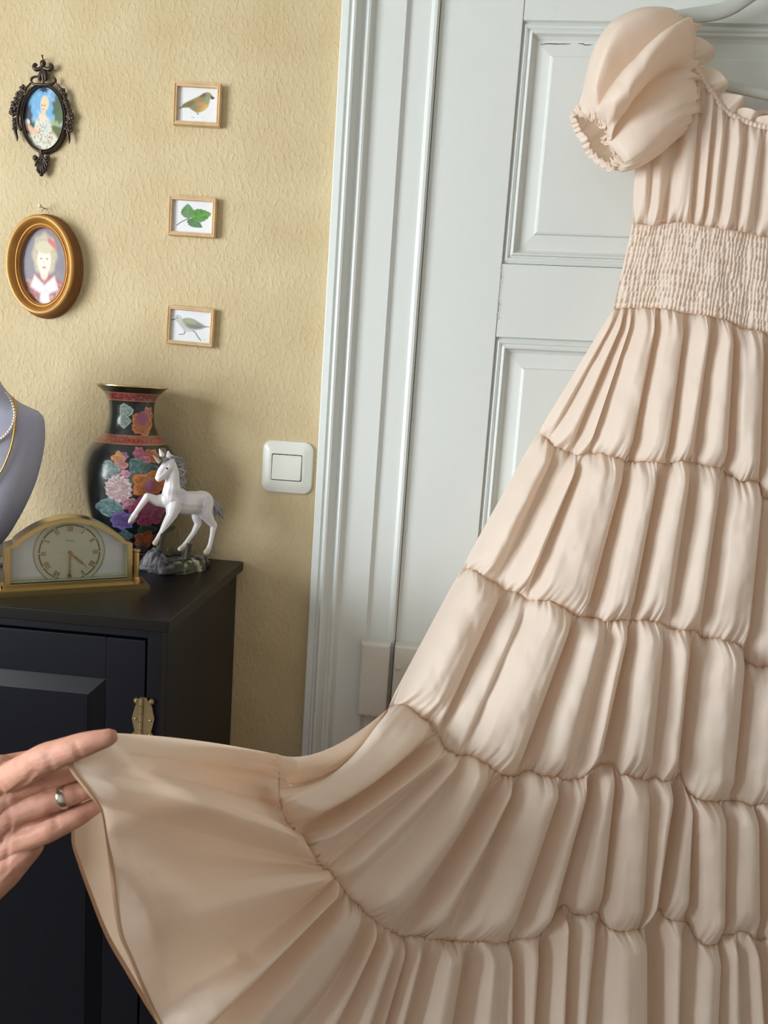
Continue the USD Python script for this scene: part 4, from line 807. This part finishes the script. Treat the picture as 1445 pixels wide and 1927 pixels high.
def backing(info, D, seed, nu=60, lift=70.0):
    """the far side of the skirt, joined to the front at both silhouettes"""
    px, py, Y, u, nv, n = info; k = np.unique(np.round(np.linspace(0, n - 1, nu) ** 1.0).astype(int)); r = np.unique(np.linspace(0, nv - 1, 14).astype(int))
    k = np.unique(np.r_[0, 2, 5, 9, k, n - 10, n - 6, n - 3, n - 1])
    x, y, Yb = px[np.ix_(r, k)], py[np.ix_(r, k)], Y[np.ix_(r, k)]
    e = sm(u[k] / lift) * sm((u[-1] - u[k]) / lift)
    d = np.minimum(D, np.maximum(.0, (-Yb - .022)))
    Yb = Yb + d * e + .006 * np.sin(u[k] / 14 + seed) * e
    return T(at(x, y, np.minimum(Yb, -.014)).reshape(-1, 3), gridf(len(k), len(r), flip=True))
hx = at(1500, 240, -.045)
dr1 = thing('dress', 'cream puff-sleeved maxi dress with tiered skirt hanging on the door, hem pulled left', 'dress', (at(1500, 630, -.06)[0], -.06, 0.5))
# ---- tiers
t1c = [(1154, 1013, -.6), (1160, 1024, .1), (1166, 1035, -.5), (1172, 1054, .7), (1180, 1075, -.6), (1188, 1096, .5), (1194, 1106, -.4), (1216, 1150, 1), (1230, 1172, .6), (1236, 1184, -1), (1252, 1200, .4), (1268, 1222, .8), (1282, 1244, .4), (1290, 1254, -1), (1306, 1268, .3), (1323, 1282, .8), (1335, 1296, .0), (1342, 1308, -.7), (1352, 1322, .5), (1361, 1340, 1), (1373, 1357, .5), (1379, 1364, -1), (1395, 1385, .5), (1413, 1400, .8), (1430, 1418, .4), (1441, 1431, -1), (1458, 1452, .3), (1478, 1476, .8)]
t2c = [(1013, 871, -.7), (1022, 880, .3), (1030, 896, .9), (1042, 917, .2), (1052, 939, -.6), (1066, 953, -.1), (1081, 969, .7), (1088, 980, .1), (1096, 990, -.6), (1108, 1010, .6), (1134, 1052, 1), (1160, 1080, .7), (1172, 1092, .2), (1181, 1108, -1), (1196, 1135, .4), (1212, 1157, .8), (1232, 1176, .3), (1247, 1192, -1), (1262, 1210, .5), (1278, 1229, .8), (1294, 1246, .2), (1305, 1262, -.6), (1318, 1276, .3), (1334, 1292, .9), (1350, 1306, .3), (1361, 1319, -.7), (1380, 1340, .5), (1402, 1368, 1), (1422, 1392, .7), (1432, 1402, -1.2), (1448, 1424, -.2), (1462, 1442, .5), (1482, 1470, .8)]
t3c = [(871, 731, -.7), (882, 742, .4), (905, 768, 1), (925, 795, .7), (940, 815, .1), (953, (828, 1386), -.8), (965, (836, 1408), -.5), (985, 858, -.2), (998, 868, -.5), (1020, 890, .5), (1043, 925, 1), (1068, 952, .6), (1086, 978, -.9), (1100, 1008, .2), (1118, 1035, .8), (1135, 1060, .1), (1150, 1080, -.3), (1162, 1101, .7), (1178, 1116, .2), (1190, 1138, -1.1), (1204, 1162, .4), (1222, 1184, .9), (1240, 1210, .3), (1250, 1225, -.4), (1264, 1238, .3), (1279, 1250, .8), (1294, 1264, .1), (1306, 1279, -.9), (1325, 1300, .2), (1360, 1334, 1), (1388, 1362, .6), (1403, 1378, -1), (1425, 1400, .3), (1447, 1424, .7), (1465, 1445, .3)]
t4c = [((731, 1329), (523, 1419), -1.3, (-12, 34), 0), ((732, 1329), (525, 1478), -1.8, (14, 38), 0), ((737, 1329), (527, 1503), 1.5, (16, 30), -.3), ((768, 1330), (531, 1522), 1.7, (17, 24), -.2), ((800, 1354), (540, 1545), .9, (14, 18)), ((826, 1382), (558, 1565), -1.0, (8, 10)), ((834, 1405), (578, 1588), .3, (5, 6)), ((845, 1413), (594, 1615), -.2), ((854, 1417), (610, 1635), -.6), ((864, 1419), (632, 1656), .3, (6, 0)), ((872, 1421), (648, 1676), -.4, (14, 6)), ((893, 1425), (690, 1717), 1, (20, 10)), ((915, 1438), (718, 1737), .5, (12, 6)), ((941, 1453), (745, 1755), -.9, (4, 4)), ((958, 1462), (792, 1763), .6, (4, 2)), ((978, 1459), (842, 1768), -.7), ((1000, 1455), (870, 1772), .5), ((1030, 1462), (914, 1773), 1), ((1046, 1466), (940, 1774), .5), ((1057, 1466), (958, 1771), -.7), ((1085, 1465), (997, 1763), .7), ((1100, 1458), (1018, 1752), .3), ((1119, 1445), (1046, 1715), -1.2), ((1130, 1438), (1062, 1704), -.6), ((1140, 1436), (1088, 1721), .4), ((1150, 1435), (1120, 1718), .1), ((1156, 1438), (1129, 1728), -1), ((1172, 1458), (1150, 1747), .6), ((1195, 1463), (1174, 1750), .9), ((1212, 1465), (1192, 1749), .3), ((1222, 1466), (1200, 1748), -.2), ((1242, 1467), (1208, 1747), .8), ((1258, 1468), (1214, 1733), .4), ((1268, 1464), (1220, 1712), -1.1), ((1280, 1456), (1240, 1710), -1), ((1286, 1475), (1255, 1730), .4), ((1290, 1484), (1276, 1735), .5), ((1297, 1488), (1291, 1737), -.9), ((1310, 1495), (1308, 1762), .6), ((1328, 1504), (1328, 1777), 1), ((1350, 1507), (1345, 1776), .5), ((1362, 1506), (1356, 1761), -.8), ((1380, 1507), (1376, 1757), .3), ((1400, 1511), (1400, 1755), .6), ((1414, 1515), (1417, 1764), .3), ((1424, 1516), (1428, 1769), -1), ((1445, 1513), (1452, 1766), .4)]
t5c = [((523, 1419), (204, 1379), -.5, (0, -7), 0), ((526, 1450), (165, 1404), -1.0, (0, -4), 0), ((526, 1505), (140, 1430), -1.7, (0, -8), 0), ((545, 1555), (130, 1440), .2, (0, -18), 0), ((564, 1571), (137, 1452), 1.5, (0, -24), 0), ((586, 1602), (156, 1481), .5, (5, -6)), ((599, 1624), (180, 1515), -.7), ((607, 1631), (197, 1565), -.8), ((613, 1637), (206, 1642), -.2), ((618, 1642), (213, 1700), .4), ((624, 1647), (223, 1757), .8), ((627, 1651), (250, 1822), .5), ((630, 1655), (286, 1905), -.3, (0, 6)), ((634, 1660), (320, 1967), 1.3, (0, 4)), ((644, 1672), (336, 1990), -1.2, (4, 6)), ((660, 1690), (372, 2025), .5, (10, 10)), ((675, 1704), (400, 2046), .6, (20, 12)), ((692, 1719), (430, 2064), -.8, (34, 10)), ((705, 1729), (520, 2083), .6, (10, 4)), ((716, 1737), (545, 2087), -.9, (6, 2)), ((735, 1748), (620, 2092), .7), ((748, 1757), (645, 2093), -.3), ((758, 1759), (660, 2094), .4), ((768, 1761), (676, 2095), -.8), ((785, 1763), (698, 2096), .5), ((806, 1765), (718, 2097), -.8), ((836, 1769), (775, 2099), .9), ((860, 1771), (806, 2100), .4), ((888, 1773), (828, 2100), -1), ((914, 1774), (888, 2100), .8), ((938, 1774), (928, 2100), .1), ((950, 1772), (948, 2100), .4), ((966, 1769), (966, 2099), -.9), ((992, 1763), (978, 2099), .6), ((1024, 1742), (990, 2099), -1.1), ((1038, 1722), (1005, 2099), -.3), ((1052, 1710), (1032, 2099), .8), ((1066, 1706), (1062, 2098), -.8), ((1098, 1719), (1072, 2098), .6), ((1128, 1726), (1084, 2098), -.9), ((1160, 1750), (1160, 2097), 1), ((1195, 1749), (1203, 2096), .5), ((1222, 1711), (1217, 2096), -1.2), ((1238, 1710), (1236, 2095), -1), ((1260, 1731), (1254, 2095), .8), ((1291, 1737), (1268, 2095), -.8), ((1325, 1777), (1306, 2094), .9), ((1342, 1777), (1328, 2093), .5), ((1354, 1765), (1344, 2092), -.8), ((1372, 1758), (1372, 2091), .5), ((1388, 1756), (1410, 2090), -.6), ((1410, 1761), (1432, 2090), .5), ((1428, 1769), (1458, 2089), -1), ((1452, 1766), (1480, 2089), .4)]
bdc = [((1196, 290), 1190, -.6), ((1212, 282), 1208, .6), ((1230, 272), 1221, -.5), ((1242, 262), 1232, .5), ((1283, 220), 1247, -.9), ((1300, 140), 1260, .2), ((1310, 128), 1272, .9), ((1316, 139), 1288, .5), ((1325, 152), 1303, -1), ((1337, 171), 1315, .7), ((1348, 186), 1324, -.8), ((1359, 201), 1335, .6), ((1373, 213), 1349, -.8), ((1392, 224), 1365, .9), ((1405, 230), 1384, -.7), ((1425, 236), 1398, .8), ((1441, 239), 1421, -.9), ((1462, 241), 1441, .7)]
AMPS = dict(bodice=.030, t1=.048, t2=.060, t3=.070, t4=.085, t5=.074)
G, ib = sheet(NK, SM, extend(bdc, NK, SM, 13, 1), AMPS['bodice'], step=3.0, vstep=6, bulge=.004, lean=.3, seed=3, name='bodice', wr=.0015)
obj('bodice', T(G.reshape(-1, 3), gridf(ib[5], ib[4], flip=True)), 'dress_cloth', dr1, True); obj('back_bodice', backing(ib, .045, 1, lift=40), 'dress_cloth', dr1, True)
fronts = {}
prev = None
for key, P, Q, cols, ne, sd, D in (('t1', S0, S1, t1c, 15, 11, .08), ('t2', S1, S2, t2c, 15, 12, .10), ('t3', S2, S3, t3c, 15, 13, .13), ('t4', S3, S4, t4c, 15, 14, .15), ('t5', S4, S5, t5c, 15, 15, .16)):
    amp = AMPS[key]
    G, info = sheet(P, Q, extend(cols, P, Q, ne, sd), amp, top_fold=SEAMS.get(prev), seed=sd, name=key, bulge=.010 if key != 't5' else .004, crimp=(1, 1) if key != 't5' else (1, .0), vstep=4.2, wr=.0046 if key != 't5' else .003, hand=(190, 1440) if key == 't5' else None)
    pth = obj('skirt_tier', T(G.reshape(-1, 3), gridf(info[5], info[4], flip=True)), 'dress_cloth', dr1, True)
    fronts[key] = (G, info)
    if key != 't5': obj('back_tier', backing(info, D, sd), 'dress_cloth', dr1, True)
    toC = CAM - G[0]; toC /= np.linalg.norm(toC, axis=1, keepdims=True)
    r = np.random.default_rng(sd); jit = np.cumsum(r.normal(0, .0003, (len(G[0]), 3)), 0) * .0 + r.normal(0, .00045, (len(G[0]), 3))
    obj('gather_seam', tube(G[0][::2] + toC[::2] * .0006 + jit[::2], .0005, 6), 'dress_thread', dr1, True)
    prev = key
# rolled hem along the front edge
G, info = fronts['t5']; e = G[-1]; q = G[-3]; toC = CAM - e; toC /= np.linalg.norm(toC, axis=1, keepdims=True)
dv = q - e; dv /= np.linalg.norm(dv, axis=1, keepdims=True)
hw_ = .0042
st = np.stack([e + toC * .0004, e + toC * .0014, e + dv * hw_ * .5 + toC * .0018, e + dv * hw_ + toC * .0012, e + dv * hw_ + toC * .0002])
obj('hem', T(st.reshape(-1, 3), gridf(len(e), 5, flip=True)), 'hem_cloth', dr1, True)
# far side of the lowest tier, its own hem showing left of the front hem
B5 = poly([(204, 1379), (150, 1470), (136, 1530), (134, 1577), (148, 1630), (167, 1683), (199, 1764), (235, 1827), (298, 1930), (360, 2010), (460, 2070), (800, 2105), (1400, 2095), (2120, 2060)])
b5c = [((523, 1419), (204, 1379)), ((527, 1440), (150, 1470)), ((532, 1452), (136, 1530)), ((540, 1470), (134, 1577)), ((550, 1490), (148, 1630)), ((560, 1510), (167, 1683)), ((580, 1550), (199, 1764)), ((600, 1600), (235, 1827)), ((646, 1674), (298, 1930)), ((690, 1715), (360, 2010)), ((750, 1758), (460, 2070)), ((936, 1774), (800, 2105)), ((1200, 1740), (1100, 2100)), ((1424, 1770), (1400, 2095)), ((1750, 1760), (1750, 2080)), ((2060, 1745), (2120, 2060))]
bt, bb = np.array([c[0] for c in b5c], float), np.array([c[1] for c in b5c], float); ss = np.r_[0, np.cumsum(np.hypot(*np.diff(bb, axis=0).T))]; uu = np.linspace(0, ss[-1], 170); vv5 = np.linspace(0, 1, 30)[:, None]
I_ = lambda a: PchipInterpolator(ss, a)(uu)
bxx, byy = I_(bt[:, 0]) * (1 - vv5) + I_(bb[:, 0]) * vv5, I_(bt[:, 1]) * (1 - vv5) + I_(bb[:, 1]) * vv5
ex = sm(uu / 120) * sm((ss[-1] - uu) / 120); Yb = ybase(I_(bt[:, 0]), I_(bt[:, 1])) * (1 - vv5) + ybase(np.maximum(I_(bb[:, 0]), 150), I_(bb[:, 1])) * vv5
BK = at(bxx, byy, np.minimum(Yb + (.045 + .07 * sm((uu - 300) / 500)) * ex + .004 * np.sin(uu / 22) * vv5 * ex, -.015))
obj('back_tier', T(BK.reshape(-1, 3), gridf(170, 30, flip=True)), 'dress_cloth', dr1, True)
e = BK[-1]; dv = BK[-3] - e; dv /= np.linalg.norm(dv, axis=1, keepdims=True); toC = CAM - e; toC /= np.linalg.norm(toC, axis=1, keepdims=True)
obj('hem', T(np.stack([e, e + toC * .0012, e + dv * .0022 + toC * .0016, e + dv * .0045 + toC * .001, e + dv * .0046]).reshape(-1, 3), gridf(len(e), 5, flip=True)), 'hem_cloth', dr1, True)

# ---- smocked waist
def smock(x0a, x1a, du, dv_, seed):
    P, Q = SM, S0; fa = np.linspace(x0a, x1a, int((x1a - x0a) * 640 / du)); aT, aB = fa * P[1][-1], fa * Q[1][-1]
    xt, yt, xb, yb = P[2](aT), P[3](aT), Q[2](aB), Q[3](aB); nv = int(168 / dv_); v = np.linspace(0, 1, nv)[:, None]
    px, py = xt + (xb - xt) * v, yt + (yb - yt) * v; Y = ybase(xt, yt) * (1 - v) + ybase(xb, yb) * v
    a = fa * 640; R = 15; row = np.floor(v * R); fr = v * R - row
    A2, R2 = np.broadcast_to(a, px.shape), np.broadcast_to(row, px.shape)
    rp = (np.sin(np.pi * fr) ** .55)
    n_a = meshkit.fbm(np.stack([A2 / 16, R2 * .37, R2 * 0], -1), 3, seed); n_b = meshkit.noise(np.stack([A2 / 9, R2 * 3.7, R2 * 0 + 2], -1), seed)
    cr = .5 + .5 * np.sin(2 * np.pi * A2 / 7.4 + 10 * n_a)
    big = meshkit.fbm(np.stack([A2 / 34, v * 1.3 + A2 * 0, A2 * 0], -1), 2, seed + 4)
    h = .0042 * (cr ** .8) * (.35 + .9 * n_b) * (.25 + .75 * rp) + .012 * (big - .5) + .003 * np.sin(np.pi * v)
    end = np.exp(-v * 168 / 6) + np.exp(-(1 - v) * 168 / 5)
    return T(place(px, py, Y, h - .004 * end + .002, 0).reshape(-1, 3), gridf(len(fa), nv, flip=True)), (px, py, Y, a, nv, len(fa))
m1, i1 = smock(0, .50, 1.35, 1.7, 5); m2, i2 = smock(.50, 1, 4, 4, 5)
obj('smocked_waist', cat([m1, m2]), 'dress_cloth', dr1, True)
i3 = smock(0, 1, 6, 10, 5)[1]; obj('back_waist', backing(i3, .05, 3, lift=40), 'dress_cloth', dr1, True)
# loose thread at the top of the waist
obj('loose_thread', tube([at(x, y, -.112) for x, y in ((1236, 417), (1252, 414), (1270, 411), (1276, 409))], .0003, 5, res=16), 'dress_cloth', dr1, True)

# ---- puff sleeve, its elastic cuff; its mirror image on the far shoulder
SL = [  # t: (upper outline), (lower outline), centre y, half depth, tilt of the front edge in px
    (0.00, (1278, 44), (1297, 238), -.062, .012, (27, 0)), (0.08, (1266, 18), (1293, 246), -.068, .026, (22, 0)), (0.2, (1222, 14), (1276, 260), -.075, .042, (12, 0)), (0.38, (1160, 34), (1240, 291), -.080, .050, (6, 0)), (0.55, (1120, 84), (1213, 307), -.082, .052, (8, 0)),
    (0.72, (1102, 140), (1186, 319), -.082, .047, (10, 2)), (0.86, (1097, 178), (1168, 322), -.081, .036, (15, 3)), (0.95, (1094, 198), (1160, 318), -.080, .026, (21, 2)), (1.0, (1091, 205), (1155, 315), -.080, .021, (25, 1)), (1.02, (1089, 209), (1152, 317), -.080, .022, (26, 1)), (1.045, (1085, 212), (1148, 321), -.080, .024, (28, 1))]
ts = np.array([r[0] for r in SL]); gi = lambda f: PchipInterpolator(ts, np.array([f(r) for r in SL]))
fU = [gi(lambda r, k=k: r[1][k]) for k in (0, 1)]; fL = [gi(lambda r, k=k: r[2][k]) for k in (0, 1)]; fY, fD = gi(lambda r: r[3]), gi(lambda r: r[4]); fT = [gi(lambda r, k=k: r[5][k]) for k in (0, 1)]
tv_ = np.r_[np.linspace(0, .86, 66), np.linspace(.87, 1.045, 34)][:, None]; NP = 260; ph = np.arange(NP) * 2 * np.pi / NP; ph = ph[None, :]
cs, sn = np.cos(ph), np.sin(ph); sU = (1 - cs) / 2
exq = lambda z, p: np.sign(z) * np.abs(z) ** p
cx, cy = (fU[0](tv_) + fL[0](tv_)) / 2, (fU[1](tv_) + fL[1](tv_)) / 2; ax_, ay_ = (fU[0](tv_) - fL[0](tv_)) / 2, (fU[1](tv_) - fL[1](tv_)) / 2
px = cx + ax_ * cs + sn * fT[0](tv_); py = cy + ay_ * cs + sn * fT[1](tv_)
mid = np.sin(np.pi * np.clip(tv_, 0, 1)) ** .8
def rid(s0, w, a): return a * np.exp(-((sU - s0) / w) ** 2) * (sn > 0)
tq = tv_[:, 0]; tip_ = lambda b: np.interp(tq, [0, .08, .2, .38, .55, .72, .86, 1.05], b)[:, None]
mid = tip_([.25, .55, .85, 1, 1, .85, .5, .1])
def rid(s0, w, a): return a * np.exp(-((sU - tip_(s0)) / w) ** 2) * (sn > 0)
f_ = mid * (rid([.05, .07, .09, .12, .15, .15, .12, .1], .07, .012) + rid([.1, .12, .2, .27, .27, .24, .2, .2], .055, -.018) + rid([.14, .2, .32, .42, .43, .37, .28, .22], .085, .036) + rid([.34, .42, .53, .61, .65, .65, .66, .6], .07, -.032) + rid([.6, .7, .75, .82, .85, .85, .85, .8], .10, .010))
back_w = mid * .006 * np.sin(5 * ph) * (sn <= 0)
arcp = ph * 60; rr1 = meshkit.fbm(np.stack([arcp[0] / 9, arcp[0] * 0, arcp[0] * 0], -1), 3, 17)[None, :]
gat = np.exp(-np.abs(1.0 - tv_) / .05); gat0 = np.exp(-tv_ / .05)
f_ = f_ + back_w + .0030 * np.sin(ph * 34 + 8 * rr1) * gat + .024 * (rr1 - .5) * np.exp(-np.abs(1.0 - tv_) / .17) + .026 * (rr1 - .5) * np.exp(-tv_ / .15) + .0025 * np.sin(ph * 30 + 9 * rr1) * gat0 - .0035 * np.exp(-np.abs(1.0 - tv_) / .010)
YY = fY(tv_) - fD(tv_) * exq(sn, .8)
P_ = at(px, py, YY); ctr = at(cx, cy, fY(tv_)); nrm = P_ - ctr; nrm /= np.linalg.norm(nrm, axis=-1, keepdims=True) + 1e-9
SV = P_ + nrm * f_[..., None] * np.where(sn > 0, 1, .8)[..., None] + RGT * (.25 * f_ * (sn > 0))[..., None]
xm = at(1497, 242, -.08)[0]
def mirror(m): v = m.vertices.copy(); v[:, 0] = 2 * xm - v[:, 0]; return T(v, m.faces[:, ::-1])
sl = T(SV.reshape(-1, 3), gridf(NP, len(tv_), True)); slp = obj('puff_sleeve', sl, 'dress_cloth', dr1, True)
row = int(np.argmin(np.abs(tv_[:, 0] - 1.0))); el = SV[row] + nrm[row] * .0012; jz = np.stack([np.sin(ph[0] * 52), np.cos(ph[0] * 52), np.sin(ph[0] * 52)], 1) * .0007
cf = tube(np.vstack([el + jz, el[:1] + jz[:1]]), .0013, 7); obj('elastic_cuff', cf, 'dress_smocking', slp, True)
sl2 = obj('puff_sleeve', mirror(sl), 'dress_cloth', dr1, True); obj('elastic_cuff', mirror(cf), 'dress_smocking', sl2, True)

# ---- elastic neckline and the ruffle standing above it
NL = poly([(1276, 40), (1281, 66), (1290, 92), (1304, 118), (1318, 142), (1340, 175), (1364, 208), (1386, 221), (1411, 232), (1445, 240), (1480, 243), (1520, 243), (1555, 238)])
t_ = np.linspace(0, NL[1][-1], 420); nx, ny = NL[2](t_), NL[3](t_); dx, dy = np.gradient(nx), np.gradient(ny); ln = np.hypot(dx, dy); ux, uy = dy / ln, -dx / ln        # outwards, up-right
nY = ybase(nx, ny) - .006 + .004 * sm((nx - 1300) / 60)
band_l = []
for o, dd in ((-5, .001), (-4, .0035), (0, .0048), (4, .0035), (5, .001)):
    c = np.sin(t_ / 1.35) * .0007 * (1 if abs(o) < 5 else .3); band_l.append(place(nx + ux * o, ny + uy * o, nY, dd + c))
nb_ = T(np.array(band_l).reshape(-1, 3), gridf(420, 5, flip=True)); obj('neck_elastic', nb_, 'dress_smocking', dr1, True); obj('neck_elastic', mirror(nb_), 'dress_smocking', dr1, True)
cen = np.array([-4, 36, 72, 106, 138, 166, 198, 219, 238, 257, 282, 305, 330, 358, 384]); wv = PchipInterpolator(cen, np.arange(len(cen)) * np.pi)(np.clip(t_, -4, 384))
pk = np.interp(t_, [-4, 72, 138, 198, 238, 282, 330, 384], [44, 48, 36, 42, 26, 24, 24, 24]); env = pk * (.16 + .84 * (.5 + .5 * np.cos(wv)) ** .55); ruf = []
for v in np.linspace(0, 1, 16):
    k = v ** .8; ruf.append(place(nx + ux * env * v + k * 11 * np.sin(wv + .7) * dx / ln, ny + uy * env * v + k * 11 * np.sin(wv + .7) * dy / ln, nY + .004, k * .016 * np.cos(wv + .5) + .004 * k * np.sin(2 * wv + 1) + .0012 * np.sin(t_ / 1.9) * (1 - v)))
rf = T(np.array(ruf).reshape(-1, 3), gridf(420, 16, flip=True)); obj('neck_ruffle', rf, 'dress_cloth', dr1, True); obj('neck_ruffle', mirror(rf), 'dress_cloth', dr1, True)
# inside of the back neckline
bkx = np.linspace(1372, 1620, 40); bky = 206 + 5 * ((bkx - 1496) / 124) ** 2
rows_ = [at(bkx, bky + o, -.034 - .002 * np.sin(bkx / 9)) for o in (0, 3, 6, 30, 70, 120)]
obj('back_neck', T(np.array(rows_).reshape(-1, 3), gridf(40, 6, flip=True)), 'dress_cloth', dr1, True)
lab = [at(x, y, -.0372) for x, y in ((1434, 214), (1452, 214), (1448, 242), (1428, 242))]
obj('care_label', loft([lab, [p + np.array([0, -.0006, 0]) for p in lab]], True, True), 'hem_cloth', dr1, False)

# ---------------------------------------------------------------- hanger
hg = thing('clothes_hanger', 'pale grey plastic hanger holding the cream dress on the door', 'hanger', (xm, -.04, at(1445, 60, -.04)[2]))
up = [(1215, 40), (1262, 36), (1310, 29), (1352, 22), (1382, 10), (1412, -10), (1450, -30), (1496, -42)]
hl = [at(x, y, -.040) for x, y in up]; arm = hl + [np.array([2 * xm - p[0], p[1], p[2]]) for p in hl[::-1][1:]]
def flat_bar(pts, hgt, thk, res):
    m = tube([(p[0], 0, p[2]) for p in pts], 1.0, 14, res=res); c = tube([(p[0], 0, p[2]) for p in pts], 1e-6, 14, res=res).vertices; d = m.vertices - c
    d = d * np.array([hgt, thk, hgt]); return T(c + d + [0, pts[0][1], 0], m.faces)
obj('shoulder_arm', flat_bar(arm, .0105, .006, 80), 'hanger_plastic', hg, True)
ll = [at(x, y, -.036) for x, y in ((1322, 138), (1360, 160), (1402, 170), (1450, 181), (1496, 185))]
obj('lower_bar', flat_bar(ll + [np.array([2 * xm - p[0], p[1], p[2]]) for p in ll[::-1][1:]], .0065, .005, 60), 'hanger_plastic', hg, True)
ht = hl[-1]; hk = [ht + [0, 0, z] for z in (0, .03, .05)] + [ht + [.022 * math.sin(a), 0, .078 - .022 * math.cos(a)] for a in np.linspace(.5, 4.2, 12)]
obj('hook', tube(hk, .0016, 10, res=60), 'silver', hg, True)
dh = thing('door_hook', 'metal hook on the door holding the hanger', 'hook', (xm, 0, hk[-6][2]))
kz_ = max(p[2] for p in hk) - .0035
obj('peg', tube([[xm, .004, kz_], [xm, -.052, kz_], [xm, -.056, kz_ + .008]], .0022, 10, res=20), 'silver', dh, True)

# ================================================================ the hand that holds out the hem
hs = lambda x, y, Y: at(x, y, Y)
pn = thing('person', 'left hand with a silver ring, palm forward, pinching the dress hem between its fingers', 'person', hs(40, 1520, -.66))
R_ = lambda px: px / 2400.0      # hand pixels to metres at its distance
Bh = []
def chain(pts):
    q = [(hs(x, y, Y), R_(r)) for x, y, Y, r in pts]
    for (p, r), (p2, r2) in zip(q, q[1:]): Bh.append((p, r, p2, r2))
YH = -.668; YI = -.706      # behind, and in front of, the cloth
chain([(22, 1462, YH - .006, 30), (84, 1428, YI + .006, 28), (150, 1404, YI, 22.5), (176, 1396, YI, 19.5), (204, 1388, YI + .001, 15.5)])     # index, in front of the cloth
chain([(30, 1486, YH - .002, 26), (88, 1468, YH + .002, 21), (150, 1448, YH + .004, 19), (206, 1434, YH + .006, 15)])             # middle
chain([(30, 1526, YH - .004, 27), (92, 1509, YH - .004, 22.5), (150, 1490, YH + .002, 20), (206, 1470, YH + .006, 15)])           # ring finger
chain([(34, 1582, YH - .004, 27), (98, 1560, YH - .008, 22), (146, 1537, YH - .002, 19.5), (184, 1514, YH + .006, 15)])           # little finger
chain([(-150, 1580, YH + .01, 50), (-60, 1470, YH + .012, 34), (20, 1440, YH + .042, 24), (90, 1424, YH + .056, 19), (140, 1414, YH + .058, 15)])   # thumb, behind the fingers
for k, (x, y, r) in enumerate(((22, 1462, 31), (28, 1490, 29), (30, 1530, 30), (34, 1584, 28))):
    chain([(x, y, YH - .002, r), (-70 - k * 6, 1510 + 50 * k, YH - .002, 42), (-200, 1640 + 40 * k, YH + .002, 52)])
chain([(0, 1455, YH - .002, 34), (-90, 1500, YH - .010, 52), (-200, 1640, YH - .004, 56)]); chain([(58, 1592, YH - .002, 24), (8, 1640, YH - .006, 34), (-80, 1705, YH - .008, 50), (-210, 1800, YH - .002, 56)])
for (x, y), (x2, y2) in (((22, 1462), (28, 1490)), ((28, 1490), (30, 1530)), ((30, 1530), (34, 1584))): chain([(x, y, YH - .001, 28), (x2, y2, YH - .001, 28)])
chain([(40, 1556, YH, 26), (92, 1538, YH + .002, 17), (140, 1514, YH + .008, 13)]); chain([(40, 1506, YH, 26), (92, 1488, YH + .002, 16), (140, 1468, YH + .010, 13)])
# wrist and forearm, away to the lower left
for dy in (-30, 30): chain([(-200, 1720 + dy, YH + .002, 58), (-360, 1860 + dy, YH - .01, 62), (-900, 2330 + dy, -.80, 92)])
hm = soften(hullchain(Bh, 20), .0028, 26, .6)
# creases and tone of the palm side
V_ = hm.vertices; q = (V_ - CAM) @ np.stack([RGT, UPV, FWD], 1); hx_ = W / 2 + F * q[:, 0] / q[:, 2]; hy_ = H / 2 - F * q[:, 1] / q[:, 2]
cre = [[(60, 1440), (72, 1452), (88, 1457)], [(74, 1466), (82, 1476), (88, 1488)], [(98, 1532), (106, 1546), (108, 1556)], [(-40, 1520), (10, 1500), (50, 1470), (66, 1448)], [(-60, 1590), (0, 1575), (60, 1560), (98, 1528)], [(-40, 1450), (0, 1480), (20, 1540), (10, 1640)], [(140, 1398), (146, 1414), (150, 1426)], [(88, 1418), (94, 1436), (98, 1452)], [(140, 1482), (146, 1492), (150, 1502)]]
dn = np.zeros(len(V_)); face = hm.vertex_normals @ (CAM - hs(40, 1520, YH)) > 0
for c in cre: dn = np.maximum(dn, line_mask(hx_, hy_, c, 5.0) * face)
dn = dn * .0008 + .0004 * (meshkit.fbm(V_ * 90, 3, 5) - .5)
hm = T(V_ - hm.vertex_normals * dn[:, None], hm.faces)
body = obj('body', hm, 'skin', pn, True)
# ring round the ring finger
ax = hs(150, 1490, YH + .002) - hs(92, 1509, YH - .004); ax /= np.linalg.norm(ax); rc_ = hs(120, 1500, YH - .001)
e1 = np.cross(ax, [0, 1, 0]); e1 /= np.linalg.norm(e1); e2 = np.cross(ax, e1); g = np.linspace(0, 2 * np.pi, 49)[:-1]
lp = []
for a, r in ((-.0026, .0084), (-.0028, .0090), (-.0020, .0095), (0, .0097), (.0020, .0095), (.0028, .0090), (.0026, .0084)): lp.append(rc_ + ax * a + np.outer(np.cos(g), e1) * r + np.outer(np.sin(g), e2) * r)
lp.append(lp[0]); obj('ring', loft(lp), 'silver', pn, 50, label='plain silver ring')
